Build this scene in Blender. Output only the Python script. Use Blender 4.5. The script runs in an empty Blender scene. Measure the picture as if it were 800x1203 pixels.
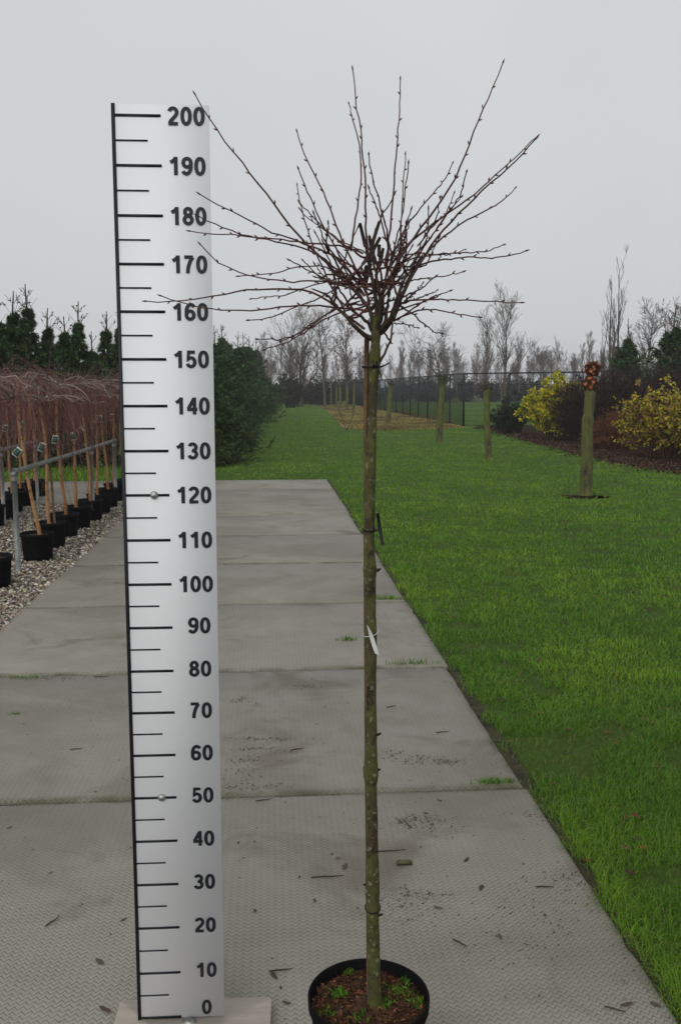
import bpy, math
import numpy as np
from mathutils import Vector

SC = bpy.context.scene
COL = SC.collection
R = math.radians

# ------------------------------------------------------------------ camera
F, YH, H = 1120.0, 456.0, 1.47           # focal length in photo pixels, horizon row, eye height
TH = math.atan((601.5 - YH) / F)
cam = bpy.data.cameras.new('camera')
cam.sensor_fit = 'VERTICAL'; cam.sensor_height = 24.0; cam.sensor_width = 36.0
cam.lens = 24.0 * F / 1203.0
cam.clip_start = 0.05; cam.clip_end = 2000
cam_o = bpy.data.objects.new('camera', cam); COL.objects.link(cam_o)
cam_o.location = (0, 0, H); cam_o.rotation_euler = (math.pi / 2 - TH, 0, 0)
SC.camera = cam_o

# ------------------------------------------------------------------ sky and sun (overcast)
SUN_EL, SUN_AZ = R(33), R(205)           # behind the camera, a little to the left; azimuth from +Y clockwise
w = bpy.data.worlds.new('World'); SC.world = w; w.use_nodes = True
nt = w.node_tree; nt.nodes.clear()
out = nt.nodes.new('ShaderNodeOutputWorld'); bg = nt.nodes.new('ShaderNodeBackground')
sky = nt.nodes.new('ShaderNodeTexSky'); sky.sky_type = 'NISHITA'; sky.sun_disc = False
sky.sun_elevation = SUN_EL; sky.sun_rotation = SUN_AZ; sky.dust_density = 6; sky.air_density = 1.5
hs = nt.nodes.new('ShaderNodeHueSaturation'); hs.inputs['Saturation'].default_value = 0.12
hs.inputs['Value'].default_value = 0.55
mx = nt.nodes.new('ShaderNodeMix'); mx.data_type = 'RGBA'; mx.inputs[0].default_value = 0.86
tc = nt.nodes.new('ShaderNodeTexCoord')
nz = nt.nodes.new('ShaderNodeTexNoise'); nz.inputs['Scale'].default_value = 1.6; nz.inputs['Detail'].default_value = 3
cr = nt.nodes.new('ShaderNodeValToRGB')
cr.color_ramp.elements[0].position = 0.3; cr.color_ramp.elements[0].color = (5.5, 5.75, 5.95, 1)
cr.color_ramp.elements[1].position = 0.7; cr.color_ramp.elements[1].color = (6.3, 6.45, 6.6, 1)
nt.links.new(tc.outputs['Generated'], nz.inputs['Vector'])
nt.links.new(nz.outputs['Fac'], cr.inputs['Fac'])
nt.links.new(sky.outputs[0], hs.inputs['Color'])
nt.links.new(hs.outputs[0], mx.inputs[6]); nt.links.new(cr.outputs[0], mx.inputs[7])
nt.links.new(mx.outputs[2], bg.inputs['Color']); bg.inputs['Strength'].default_value = 0.1
nt.links.new(bg.outputs[0], out.inputs['Surface'])
sl = bpy.data.lights.new('sun', 'SUN'); sl.energy = 1.15; sl.angle = R(70); sl.color = (1.0, 0.98, 0.95)
so = bpy.data.objects.new('sun', sl); COL.objects.link(so)
sd = Vector((math.sin(SUN_AZ) * math.cos(SUN_EL), math.cos(SUN_AZ) * math.cos(SUN_EL), math.sin(SUN_EL)))
so.rotation_euler = sd.to_track_quat('Z', 'Y').to_euler(); so.location = sd * 50
SC.view_settings.view_transform = 'Standard'; SC.view_settings.look = 'None'
SC.view_settings.gamma = 1; SC.view_settings.use_curve_mapping = False
SC.view_settings.exposure = 0.22
SC.render.engine = 'CYCLES'
SC.cycles.use_denoising = True
SC.cycles.max_bounces = 5; SC.cycles.volume_bounces = 0; SC.cycles.transparent_max_bounces = 8

# ------------------------------------------------------------------ pixel helpers
def ray(px, py):
    cx = (px - 400) / F; cy = (601.5 - py) / F
    return np.array([cx, cy * math.sin(TH) + math.cos(TH), cy * math.cos(TH) - math.sin(TH)])
def gp(px, py, z=0.0):                   # where the pixel's ray meets height z
    d = ray(px, py); t = (z - H) / d[2]
    return np.array([d[0] * t, d[1] * t, z])
def at(px, py, Y):                       # where the pixel's ray meets depth Y
    d = ray(px, py); t = Y / d[1]
    return np.array([d[0] * t, Y, H + d[2] * t])
PA = R(4.3)                              # the path runs this much to the left of the view
PU = np.array([-math.sin(PA), math.cos(PA)]); PV = np.array([math.cos(PA), math.sin(PA)])
def pw(s, t, z=0.0):                     # path frame -> world
    p = PU * s + PV * t
    return np.array([p[0], p[1], z])

# ------------------------------------------------------------------ mesh builder
class MB:
    def __init__(s): s.v = []; s.q = []; s.t = []; s.c = []; s.n = 0
    def add(s, v, q=None, t=None, c=None):
        v = np.asarray(v, float).reshape(-1, 3)
        s.v.append(v)
        if q is not None and len(q): s.q.append(np.asarray(q, int).reshape(-1, 4) + s.n)
        if t is not None and len(t): s.t.append(np.asarray(t, int).reshape(-1, 3) + s.n)
        if c is None: c = np.ones((len(v), 3)) * 0.5
        c = np.asarray(c, float)
        if c.ndim == 1: c = np.tile(c, (len(v), 1))
        s.c.append(c); s.n += len(v)
        return s
    def mesh(s, name, mat, smooth=False):
        me = bpy.data.meshes.new(name)
        v = np.concatenate(s.v) if s.v else np.zeros((0, 3))
        q = np.concatenate(s.q) if s.q else np.zeros((0, 4), int)
        t = np.concatenate(s.t) if s.t else np.zeros((0, 3), int)
        me.vertices.add(len(v)); me.vertices.foreach_set('co', v.ravel())
        nl = q.size + t.size
        me.loops.add(nl); me.loops.foreach_set('vertex_index', np.concatenate([q.ravel(), t.ravel()]).astype(np.int32))
        me.polygons.add(len(q) + len(t))
        st = np.concatenate([np.arange(len(q)) * 4, q.size + np.arange(len(t)) * 3]).astype(np.int32)
        me.polygons.foreach_set('loop_start', st)
        me.update(calc_edges=True); me.validate()
        c = np.concatenate(s.c)
        a = me.color_attributes.new('col', 'FLOAT_COLOR', 'POINT')
        a.data.foreach_set('color', np.concatenate([c, np.ones((len(c), 1))], 1).ravel())
        if smooth: me.polygons.foreach_set('use_smooth', np.ones(len(me.polygons), bool))
        if mat: me.materials.append(mat)
        return me
    def obj(s, name, mat, parent=None, smooth=False):
        return mobj(name, s.mesh(name, mat, smooth), parent)
    def box(s, lo, hi, c=None):
        x0, y0, z0 = lo; x1, y1, z1 = hi
        v = [(x0, y0, z0), (x1, y0, z0), (x1, y1, z0), (x0, y1, z0), (x0, y0, z1), (x1, y0, z1), (x1, y1, z1), (x0, y1, z1)]
        return s.add(v, q=[(0, 3, 2, 1), (4, 5, 6, 7), (0, 1, 5, 4), (1, 2, 6, 5), (2, 3, 7, 6), (3, 0, 4, 7)], c=c)
    def tube(s, pts, rad, sides=8, c=None, cap=True):
        P = np.asarray(pts, float)[None]; rr = np.broadcast_to(np.asarray(rad, float), (P.shape[1],))[None]
        return s.tubes(P, rr, sides, c, cap)
    def tubes(s, P, rad, sides=3, c=None, cap=False):
        P = np.asarray(P, float); rad = np.asarray(rad, float); n, k, _ = P.shape
        T = np.gradient(P, axis=1); T /= np.linalg.norm(T, axis=2, keepdims=True) + 1e-9
        ref = np.where(np.abs(T[:, :1, 2:3]) > 0.8, np.array([[[1.0, 0.13, 0]]]), np.array([[[0.11, 0.07, 1.0]]]))
        ref = np.broadcast_to(ref, T.shape)
        A = np.cross(T, ref); A /= np.linalg.norm(A, axis=2, keepdims=True) + 1e-9
        B = np.cross(T, A)
        an = np.arange(sides) * 2 * math.pi / sides
        V = P[:, :, None] + rad[:, :, None, None] * (A[:, :, None] * np.cos(an)[None, None, :, None] + B[:, :, None] * np.sin(an)[None, None, :, None])
        idx = np.arange(n * k * sides).reshape(n, k, sides)
        a = idx[:, :-1]; b = idx[:, 1:]
        Q = np.stack([a, np.roll(a, -1, 2), np.roll(b, -1, 2), b], -1).reshape(-1, 4)
        t = []
        if cap:
            for i in range(n):
                for j in range(1, sides - 1):
                    t.append((idx[i, 0, 0], idx[i, 0, j], idx[i, 0, j + 1])); t.append((idx[i, -1, 0], idx[i, -1, j + 1], idx[i, -1, j]))
        if c is not None and np.asarray(c).ndim == 2: c = np.repeat(np.asarray(c), k * sides, 0)
        return s.add(V.reshape(-1, 3), q=Q, t=t if t else None, c=c)
    def lathe(s, prof, sides=32, c=None, centre=(0, 0, 0)):
        pr = np.asarray(prof, float); k = len(pr)
        an = np.arange(sides) * 2 * math.pi / sides
        V = np.stack([pr[:, None, 0] * np.cos(an), pr[:, None, 0] * np.sin(an), np.repeat(pr[:, 1:2], sides, 1)], -1) + np.array(centre)
        idx = np.arange(k * sides).reshape(k, sides); a = idx[:-1]; b = idx[1:]
        return s.add(V.reshape(-1, 3), q=np.stack([a, np.roll(a, -1, 1), np.roll(b, -1, 1), b], -1).reshape(-1, 4), c=c)
    def leaves(s, C, D, L, W, c, rng, fold=0.0):
        """pointed four-cornered leaves: centre C, direction D, length L, width W"""
        C = np.asarray(C, float); n = len(C); D = D / (np.linalg.norm(D, axis=1, keepdims=True) + 1e-9)
        X = rng.normal(size=(n, 3)); S = np.cross(D, X); S /= np.linalg.norm(S, axis=1, keepdims=True) + 1e-9
        N = np.cross(D, S)
        L = np.broadcast_to(L, n)[:, None]; W = np.broadcast_to(W, n)[:, None]
        V = np.stack([C, C + D * L * .45 + S * W / 2 + N * W * fold, C + D * L, C + D * L * .45 - S * W / 2 + N * W * fold], 1)
        q = np.arange(n * 4).reshape(n, 4)
        return s.add(V.reshape(-1, 3), t=np.concatenate([q[:, [0, 1, 2]], q[:, [0, 2, 3]]]), c=np.repeat(c, 4, 0))
    def needles(s, C, D, L, W, c, rng):
        C = np.asarray(C, float); n = len(C); D = D / (np.linalg.norm(D, axis=1, keepdims=True) + 1e-9)
        X = rng.normal(size=(n, 3)); S = np.cross(D, X); S /= np.linalg.norm(S, axis=1, keepdims=True) + 1e-9
        L = np.broadcast_to(L, n)[:, None]; W = np.broadcast_to(W, n)[:, None]
        V = np.stack([C + S * W / 2, C - S * W / 2, C + D * L], 1)
        return s.add(V.reshape(-1, 3), t=np.arange(n * 3).reshape(n, 3), c=np.repeat(c, 3, 0))

def mobj(name, me, parent=None):
    o = bpy.data.objects.new(name, me); COL.objects.link(o)
    if parent: o.parent = parent
    return o
def tag(o, label=None, cat=None, group=None, kind=None):
    if label: o['label'] = label
    if cat: o['category'] = cat
    if group: o['group'] = group
    if kind: o['kind'] = kind
    return o
def empty(name, loc, rz=0.0, label=None, cat=None, group=None):
    o = bpy.data.objects.new(name, None); COL.objects.link(o); o.empty_display_size = 0.1
    o.location = tuple(loc); o.rotation_euler = (0, 0, rz)
    return tag(o, label, cat, group)
def copy_tree(o, parent=None):
    c = o.copy(); COL.objects.link(c); c.parent = parent
    for ch in list(o.children): copy_tree(ch, c)
    return c
def cvar(n, cols, rng, jit=0.15):
    """pick per-piece colours from a list and jitter them"""
    cols = np.asarray(cols, float); i = rng.integers(0, len(cols), n)
    return np.clip(cols[i] * (1 + rng.normal(size=(n, 1)) * jit) * (1 + rng.normal(size=(n, 3)) * jit * .3), 0.002, .9)

# ------------------------------------------------------------------ materials
def nodes(name):
    m = bpy.data.materials.new(name); m.use_nodes = True
    t = m.node_tree; b = t.nodes['Principled BSDF']
    return m, t, b
def N(t, kind, **kw):
    n = t.nodes.new('ShaderNode' + kind)
    for k, v in kw.items():
        if k in n.inputs: n.inputs[k].default_value = v
        else: setattr(n, k, v)
    return n
def math_(t, op, a, b=None, c=None):
    n = t.nodes.new('ShaderNodeMath'); n.operation = op
    for i, x in enumerate((a, b, c)):
        if x is None: continue
        if isinstance(x, (int, float)): n.inputs[i].default_value = x
        else: t.links.new(x, n.inputs[i])
    return n.outputs[0]
def mixc(t, f, a, b, mode='MIX'):
    n = t.nodes.new('ShaderNodeMix'); n.data_type = 'RGBA'; n.blend_type = mode
    for i, x in ((0, f), (6, a), (7, b)):
        if isinstance(x, (int, float)): n.inputs[i].default_value = x
        elif isinstance(x, tuple): n.inputs[i].default_value = x + (1,)
        else: t.links.new(x, n.inputs[i])
    return n.outputs[2]
def ramp(t, f, p0, p1, a=(0, 0, 0), b=(1, 1, 1)):
    n = t.nodes.new('ShaderNodeValToRGB'); e = n.color_ramp.elements
    e[0].position = p0; e[1].position = p1; e[0].color = a + (1,); e[1].color = b + (1,)
    t.links.new(f, n.inputs['Fac']); return n.outputs[0]
def noise(t, co, scale, detail=4, rough=0.55, dist=0.0):
    n = N(t, 'TexNoise', Scale=scale, Detail=detail, Roughness=rough, Distortion=dist)
    t.links.new(co, n.inputs['Vector']); return n.outputs['Fac']
def bump(t, b, h, strength=0.5, dist=0.005):
    n = N(t, 'Bump', Strength=strength, Distance=dist); t.links.new(h, n.inputs['Height'])
    t.links.new(n.outputs[0], b.inputs['Normal'])
def simple(name, c0, c1, scale=20, rough=0.7, bumpd=0.002, spec=0.3, p0=.35, p1=.65, metal=0.0, obj=True):
    m, t, b = nodes(name); co = N(t, 'TexCoord').outputs['Object']
    f = noise(t, co, scale)
    t.links.new(ramp(t, f, p0, p1, c0, c1), b.inputs['Base Color'])
    b.inputs['Roughness'].default_value = rough; b.inputs['Specular IOR Level'].default_value = spec
    b.inputs['Metallic'].default_value = metal
    if bumpd: bump(t, b, noise(t, co, scale * 4), .5, bumpd)
    return m
def vcol(name, rough=0.7, spec=0.25, trans=0.0, mul=(1, 1, 1)):
    m, t, b = nodes(name)
    a = N(t, 'Attribute', attribute_name='col')
    oi = N(t, 'ObjectInfo')
    v = math_(t, 'MULTIPLY_ADD', oi.outputs['Random'], 0.3, 0.85)
    vv = N(t, 'CombineColor')
    for i in range(3): t.links.new(v, vv.inputs[i])
    c = mixc(t, 1.0, a.outputs['Color'], vv.outputs[0], 'MULTIPLY')
    t.links.new(c, b.inputs['Base Color'])
    b.inputs['Roughness'].default_value = rough; b.inputs['Specular IOR Level'].default_value = spec
    if trans:
        tr = N(t, 'BsdfTranslucent'); t.links.new(c, tr.inputs['Color'])
        ms = N(t, 'MixShader'); ms.inputs[0].default_value = trans
        t.links.new(b.outputs[0], ms.inputs[1]); t.links.new(tr.outputs[0], ms.inputs[2])
        t.links.new(ms.outputs[0], t.nodes['Material Output'].inputs['Surface'])
    return m

M = {}
M['blade'] = vcol('grass_blade', 0.55, 0.3, 0.25)
M['leaf'] = vcol('leaf', 0.55, 0.3, 0.25)
M['needle'] = vcol('needle', 0.6, 0.2, 0.1)
M['twig'] = vcol('twig', 0.65, 0.3)
M['stone'] = vcol('pebble', 0.75, 0.3)
M['chip'] = vcol('bark_chip', 0.8, 0.2)

def lawn_mat():
    m, t, b = nodes('lawn'); co = N(t, 'TexCoord').outputs['Object']
    big = noise(t, co, 0.35, 5, .6); mid = noise(t, co, 3.0, 5, .65); fine = noise(t, co, 60, 4, .7)
    c = ramp(t, big, .3, .7, (.046, .095, .010), (.070, .135, .014))
    c = mixc(t, ramp(t, mid, .45, .7), c, (.075, .135, .016))
    c = mixc(t, math_(t, 'MULTIPLY', ramp(t, fine, .35, .65), .5), c, (.034, .050, .012))
    t.links.new(c, b.inputs['Base Color']); b.inputs['Roughness'].default_value = .85
    b.inputs['Specular IOR Level'].default_value = .15
    bump(t, b, fine, .9, .03)
    return m
M['lawn'] = lawn_mat()

def slab_mat():
    m, t, b = nodes('patterned_concrete'); tcn = N(t, 'TexCoord'); co = tcn.outputs['Object']
    sx = N(t, 'SeparateXYZ'); t.links.new(co, sx.inputs[0])
    wob = noise(t, co, 2.2, 2)
    tri = math_(t, 'PINGPONG', math_(t, 'MULTIPLY', sx.outputs['X'], 1 / .0108), 1.0)
    v = math_(t, 'ADD', math_(t, 'MULTIPLY', sx.outputs['Y'], 1 / .0180), math_(t, 'MULTIPLY', tri, .80))
    v = math_(t, 'ADD', v, math_(t, 'MULTIPLY', wob, .35))
    fr = math_(t, 'FRACT', v)
    d = math_(t, 'ABSOLUTE', math_(t, 'SUBTRACT', fr, .5))
    groove = ramp(t, d, .0, .14, (1, 1, 1), (0, 0, 0))
    # columns of the zigzag: crest and trough
    crest = ramp(t, tri, .1, .9)
    oi = N(t, 'ObjectInfo')
    va = N(t, 'VectorMath', operation='ADD'); t.links.new(co, va.inputs[0])
    cv = N(t, 'CombineXYZ')
    for i in range(3): t.links.new(math_(t, 'MULTIPLY', oi.outputs['Random'], 37.0 + i * 11), cv.inputs[i])
    t.links.new(cv.outputs[0], va.inputs[1]); cr_ = va.outputs[0]
    big = noise(t, cr_, 1.3, 5, .6); mid = noise(t, cr_, 6, 5, .65); fin = noise(t, cr_, 90, 3, .6); sp = noise(t, cr_, 320, 2)
    c = ramp(t, big, .3, .72, (.205, .189, .150), (.288, .270, .228))
    c = mixc(t, math_(t, 'MULTIPLY', ramp(t, mid, .42, .75), .45), c, (.185, .168, .112))
    c = mixc(t, math_(t, 'MULTIPLY', ramp(t, fin, .4, .75), .22), c, (.12, .112, .095))
    c = mixc(t, math_(t, 'MULTIPLY', ramp(t, sp, .3, .7), .25), c, (.29, .28, .255))
    gm = math_(t, 'MULTIPLY', groove, math_(t, 'MULTIPLY_ADD', ramp(t, mid, .25, .65), .60, .38))
    c = mixc(t, gm, c, (.048, .040, .024))
    c = mixc(t, math_(t, 'MULTIPLY', crest, .16), c, (.32, .31, .28))
    # brown water stains
    st = noise(t, cr_, 2.1, 6, .62, .6)
    c = mixc(t, math_(t, 'MULTIPLY', ramp(t, st, .56, .70), .62), c, (.105, .080, .050))
    dm = noise(t, cr_, .9, 5, .6, .3); c = mixc(t, math_(t, 'MULTIPLY', ramp(t, dm, .48, .62), .42), c, (.130, .115, .086))
    # green film towards the edges of the slab
    ex = math_(t, 'SUBTRACT', 1.31, math_(t, 'ABSOLUTE', sx.outputs['X'])); ey = math_(t, 'SUBTRACT', .77, math_(t, 'ABSOLUTE', sx.outputs['Y']))
    e = math_(t, 'MINIMUM', ex, ey)
    ef = math_(t, 'MULTIPLY', ramp(t, e, .0, .045, (1, 1, 1), (0, 0, 0)), ramp(t, mid, .32, .62))
    c = mixc(t, math_(t, 'MULTIPLY', ef, .8), c, (.055, .060, .020))
    val = math_(t, 'MULTIPLY_ADD', oi.outputs['Random'], .2, .9)
    cc = N(t, 'CombineColor')
    for i in range(3): t.links.new(val, cc.inputs[i])
    c = mixc(t, 1.0, c, cc.outputs[0], 'MULTIPLY')
    t.links.new(c, b.inputs['Base Color'])
    b.inputs['Specular IOR Level'].default_value = .35
    t.links.new(math_(t, 'MULTIPLY_ADD', big, -.35, .82), b.inputs['Roughness'])
    hgt = math_(t, 'ADD', math_(t, 'MULTIPLY', groove, -1.0), math_(t, 'MULTIPLY', fin, .5))
    bump(t, b, hgt, .6, .0022)
    return m
M['slab'] = slab_mat()
M['dirt'] = simple('dark_soil', (.018, .016, .009), (.05, .048, .018), 14, .95, .01)
M['gravel_base'] = simple('gravel_ground', (.045, .038, .028), (.15, .13, .10), 70, .95, .01)
M['mulch'] = simple('leaf_litter', (.012, .007, .005), (.048, .024, .015), 22, 1.0, .03, .05)

def tan_mat():
    m, t, b = nodes('dry_straw_ground'); co = N(t, 'TexCoord').outputs['Object']
    f = noise(t, co, .9, 6, .7); g = noise(t, co, 5, 5, .7)
    c = ramp(t, f, .35, .65, (.12, .088, .020), (.20, .150, .042))
    c = mixc(t, math_(t, 'MULTIPLY', ramp(t, g, .5, .7), .6), c, (.09, .06, .025))
    c = mixc(t, math_(t, 'MULTIPLY', ramp(t, noise(t, co, 1.7, 5, .6), .52, .66), .5), c, (.07, .11, .015))
    t.links.new(c, b.inputs['Base Color']); b.inputs['Roughness'].default_value = .9; bump(t, b, g, .8, .04)
    return m
M['tan'] = tan_mat()
M['pot'] = simple('black_plastic', (.005, .005, .0055), (.009, .009, .010), 40, .75, .0006, .05)
M['soil'] = simple('potting_soil', (.022, .012, .007), (.085, .040, .020), 60, .95, .008)
M['moss'] = vcol('moss', .9, .1)

def trunk_mat():
    m, t, b = nodes('lichen_bark'); co = N(t, 'TexCoord').outputs['Object']
    mp = N(t, 'Mapping'); mp.inputs['Scale'].default_value = (1, 1, .85); t.links.new(co, mp.inputs[0]); co = mp.outputs[0]
    a = noise(t, co, 45, 5, .65); l = noise(t, co, 95, 3, .55, .3); g = noise(t, co, 14, 4, .6); k = noise(t, co, 55, 4, .6)
    c = ramp(t, a, .35, .65, (.022, .017, .009), (.075, .060, .028))
    c = mixc(t, math_(t, 'MULTIPLY', ramp(t, g, .42, .60), .68), c, (.088, .100, .022))
    c = mixc(t, math_(t, 'MULTIPLY', math_(t, 'MULTIPLY', ramp(t, l, .58, .66), ramp(t, noise(t, co, 8, 3), .36, .52)), .75), c, (.23, .21, .155))
    c = mixc(t, math_(t, 'MULTIPLY', ramp(t, k, .56, .66), .7), c, (.016, .012, .009))
    t.links.new(c, b.inputs['Base Color']); b.inputs['Roughness'].default_value = .8; b.inputs['Specular IOR Level'].default_value = .25
    bump(t, b, math_(t, 'ADD', a, l), .6, .003)
    return m
M['trunk'] = trunk_mat()
M['branch'] = simple('red_brown_twig', (.036, .012, .010), (.090, .030, .024), 45, .5, .001, .4)
M['limb'] = simple('dark_limb_bark', (.022, .014, .011), (.060, .040, .026), 40, .7, .002)
M['stake'] = simple('weathered_stake', (.075, .042, .022), (.15, .085, .045), 30, .8, .002)
M['rubber'] = simple('black_rubber', (.006, .006, .006), (.012, .012, .012), 30, .6, 0)
M['tagwhite'] = simple('white_film', (.50, .50, .50), (.62, .62, .61), 30, .5, 0)
M['taggreen'] = simple('green_print', (.015, .07, .045), (.03, .10, .06), 30, .5, 0)
M['board'] = simple('white_laminate', (.752, .762, .786), (.758, .768, .792), 5, .8, 0, .15)
M['print'] = simple('black_print', (.010, .011, .016), (.015, .016, .021), 30, .45, 0)
M['bolt'] = simple('zinc_bolt', (.28, .29, .27), (.45, .46, .43), 60, .4, .0004, .5, metal=.8)
M['galv'] = simple('galvanised_steel', (.14, .155, .15), (.23, .25, .24), 18, .55, .0005, .4, metal=.3)
M['fence'] = simple('dark_coated_steel', (.010, .016, .018), (.018, .026, .028), 6, .6, 0)

def wood_mat():
    m, t, b = nodes('pale_plywood'); co = N(t, 'TexCoord').outputs['Object']
    mp = N(t, 'Mapping'); mp.inputs['Scale'].default_value = (4, 40, 10); t.links.new(co, mp.inputs[0])
    g = noise(t, mp.outputs[0], 1.6, 4, .6, .8); k = noise(t, co, 7, 3)
    c = ramp(t, g, .3, .7, (.29, .25, .205), (.40, .355, .30)); c = mixc(t, math_(t, 'MULTIPLY', ramp(t, k, .5, .75), .4), c, (.20, .17, .14))
    t.links.new(c, b.inputs['Base Color']); b.inputs['Roughness'].default_value = .7; bump(t, b, g, .3, .001)
    return m
M['wood'] = wood_mat()
def birch_mat():
    m, t, b = nodes('orange_birch_bark'); co = N(t, 'TexCoord').outputs['Object']
    mp = N(t, 'Mapping'); mp.inputs['Scale'].default_value = (6, 6, 30); t.links.new(co, mp.inputs[0])
    oi = N(t, 'ObjectInfo')
    g = noise(t, mp.outputs[0], 1.0, 3, .6); p = noise(t, co, 5, 3)
    c = mixc(t, oi.outputs['Random'], (.21, .080, .020), (.33, .165, .055))
    c = mixc(t, math_(t, 'MULTIPLY', ramp(t, p, .45, .7), .6), c, (.40, .25, .13))
    c = mixc(t, math_(t, 'MULTIPLY', ramp(t, g, .56, .66), .75), c, (.035, .018, .010))
    t.links.new(c, b.inputs['Base Color']); b.inputs['Roughness'].default_value = .55; bump(t, b, g, .4, .002)
    return m
M['birch'] = birch_mat()
def pollard_mat():
    m, t, b = nodes('mossy_willow_bark'); co = N(t, 'TexCoord').outputs['Object']
    mp = N(t, 'Mapping'); mp.inputs['Scale'].default_value = (14, 14, 3); t.links.new(co, mp.inputs[0])
    g = noise(t, mp.outputs[0], 1.9, 6, .7, .5); p = noise(t, co, 4, 6, .65)
    c = ramp(t, g, .40, .62, (.012, .010, .006), (.120, .105, .048))
    c = mixc(t, math_(t, 'MULTIPLY', ramp(t, p, .34, .58), .72), c, (.115, .135, .022))
    t.links.new(c, b.inputs['Base Color']); b.inputs['Roughness'].default_value = .9; bump(t, b, g, 1.0, .04)
    return m
M['pollard'] = pollard_mat()
M['bark_grey'] = simple('grey_bark', (.045, .040, .032), (.095, .085, .068), 8, .9, .01)
M['cutwood'] = simple('red_cut_wood', (.17, .040, .012), (.42, .14, .045), 9, .8, .006)
M['bark_red'] = simple('dark_red_regrowth', (.022, .008, .006), (.075, .022, .012), 25, .8, .01)

# ------------------------------------------------------------------ the ground
Z_LAWN = -0.025
rng = np.random.default_rng(3)
m = MB()
gx = np.array([-300, -120, -60, -30, -12, -4, 4, 12, 30, 60, 120, 300.]); gy = np.array([-24, -8, 0, 8, 20, 40, 80, 150, 300.])
GX, GY = np.meshgrid(gx, gy); V = np.stack([GX, GY, np.full_like(GX, Z_LAWN)], -1).reshape(-1, 3)
ix = np.arange(V.shape[0]).reshape(len(gy), len(gx))
m.add(V, q=np.stack([ix[:-1, :-1], ix[:-1, 1:], ix[1:, 1:], ix[1:, :-1]], -1).reshape(-1, 4))
tag(m.obj('lawn', M['lawn']), kind='structure')

def sheet(name, pts, z, mat, wob=0.0, n=8, seed=0):
    """a flat patch of ground with an uneven outline"""
    rg = np.random.default_rng(seed); P = np.asarray(pts, float); o = []
    for i in range(len(P)):
        a, b_ = P[i], P[(i + 1) % len(P)]
        for k in range(n):
            o.append(a + (b_ - a) * k / n + rg.normal(size=2) * wob)
    o = np.array(o)
    me = bpy.data.meshes.new(name); me.from_pydata([(x, y, z) for x, y in o], [], [list(range(len(o)))]); me.materials.append(mat)
    return tag(mobj(name, me), kind='structure')

TL, TR = -1.675, 0.955                   # the path's two edges
JO = [1.79, 3.325, 4.88, 6.45, 7.95, 9.55, 11.06, 12.48, 13.93, 15.42]
c4 = lambda s0, s1, t0, t1: [pw(s0, t0)[:2], pw(s0, t1)[:2], pw(s1, t1)[:2], pw(s1, t0)[:2]]
bed = sheet('path', c4(0.2, 15.43, TL - .02, TR + .035), -0.016, M['dirt'], .004, 20, 1)
bed2 = sheet('cross_path', c4(12.46, 15.43, -9.2, TL - .022), -0.0155, M['dirt'], .004, 10, 2)
sheet('gravel_ground', c4(0.5, 12.45, -9.0, TL + .01), -0.014, M['gravel_base'], .012, 30, 4)

def slab(parent, s0, s1, t0, t1, seed):
    rg = np.random.default_rng(seed); g = .009
    w2 = (t1 - t0) / 2 - g; l2 = (s1 - s0) / 2 - g
    o = []; nx, ny = 52, 30
    for k in range(nx): o.append((-w2 + 2 * w2 * k / nx, -l2))
    for k in range(ny): o.append((w2, -l2 + 2 * l2 * k / ny))
    for k in range(nx): o.append((w2 - 2 * w2 * k / nx, l2))
    for k in range(ny): o.append((-w2, l2 - 2 * l2 * k / ny))
    o = np.array(o); k = len(o)
    j = np.convolve(np.tile(rg.normal(size=k), 3), np.ones(3) / 3, 'same')[k:2 * k]
    inward = -o / np.linalg.norm(o, axis=1, keepdims=True)
    chip = (rg.random(k) < .05) * rg.random(k) * .014
    o2 = o + inward * (np.abs(j) * .004 + chip)[:, None]
    top = np.c_[o2 * (1 - .010 / np.array([w2, l2])), np.zeros(k)]
    sh = np.c_[o2, np.full(k, -.008) - chip * .4]; lo = np.c_[o2, np.full(k, -.12)]
    v = np.concatenate([top, sh, lo, [[0, 0, 0]]]); i = np.arange(k); n_ = np.roll(i, -1)
    mm = MB().add(v, q=np.concatenate([np.stack([i + k, n_ + k, n_, i], 1), np.stack([i + 2 * k, n_ + 2 * k, n_ + k, i + k], 1)]),
                  t=np.stack([i, n_, np.full(k, 3 * k)], 1))
    ob = mm.obj('slab', M['slab'], parent)
    ob.location = pw((s0 + s1) / 2, (t0 + t1) / 2, -abs(rg.normal()) * .0012)
    ob.rotation_euler = (rg.normal() * .0003, rg.normal() * .0002, PA + rg.normal() * .0012)
    return ob
for i in range(len(JO) - 1):
    off = [.0, -.012, .004, .0, .010, -.006, .006, .0, -.004][i]
    slab(bed, JO[i], JO[i + 1], TL + off, TR + off, 50 + i)
for i in range(3):
    for r_ in range(2):
        slab(bed2, JO[7 + r_], JO[8 + r_], TL - .01 - 2.45 * (i + 1), TL - .01 - 2.45 * i, 80 + i * 2 + r_)

# straw-coloured strip under the pollard row and the planting bed on the right
q = lambda px, py: gp(px, py, Z_LAWN)[:2]
STRAW = [q(405, 503.5), q(440, 506), q(515, 504), q(545, 502.5), q(516, 491), q(470, 483), q(430, 477.5), q(400, 474), q(370, 474.5), q(384, 482)]
sheet('straw_ground', STRAW, -.012, M['tan'], .10, 8, 5)
sheet('planting_bed', [q(556, 504), q(592, 507), q(640, 519), q(700, 534), q(760, 547), q(880, 566), q(960, 520), q(900, 500), q(560, 499.5)], -.011, M['mulch'], .07, 10, 6)

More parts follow.
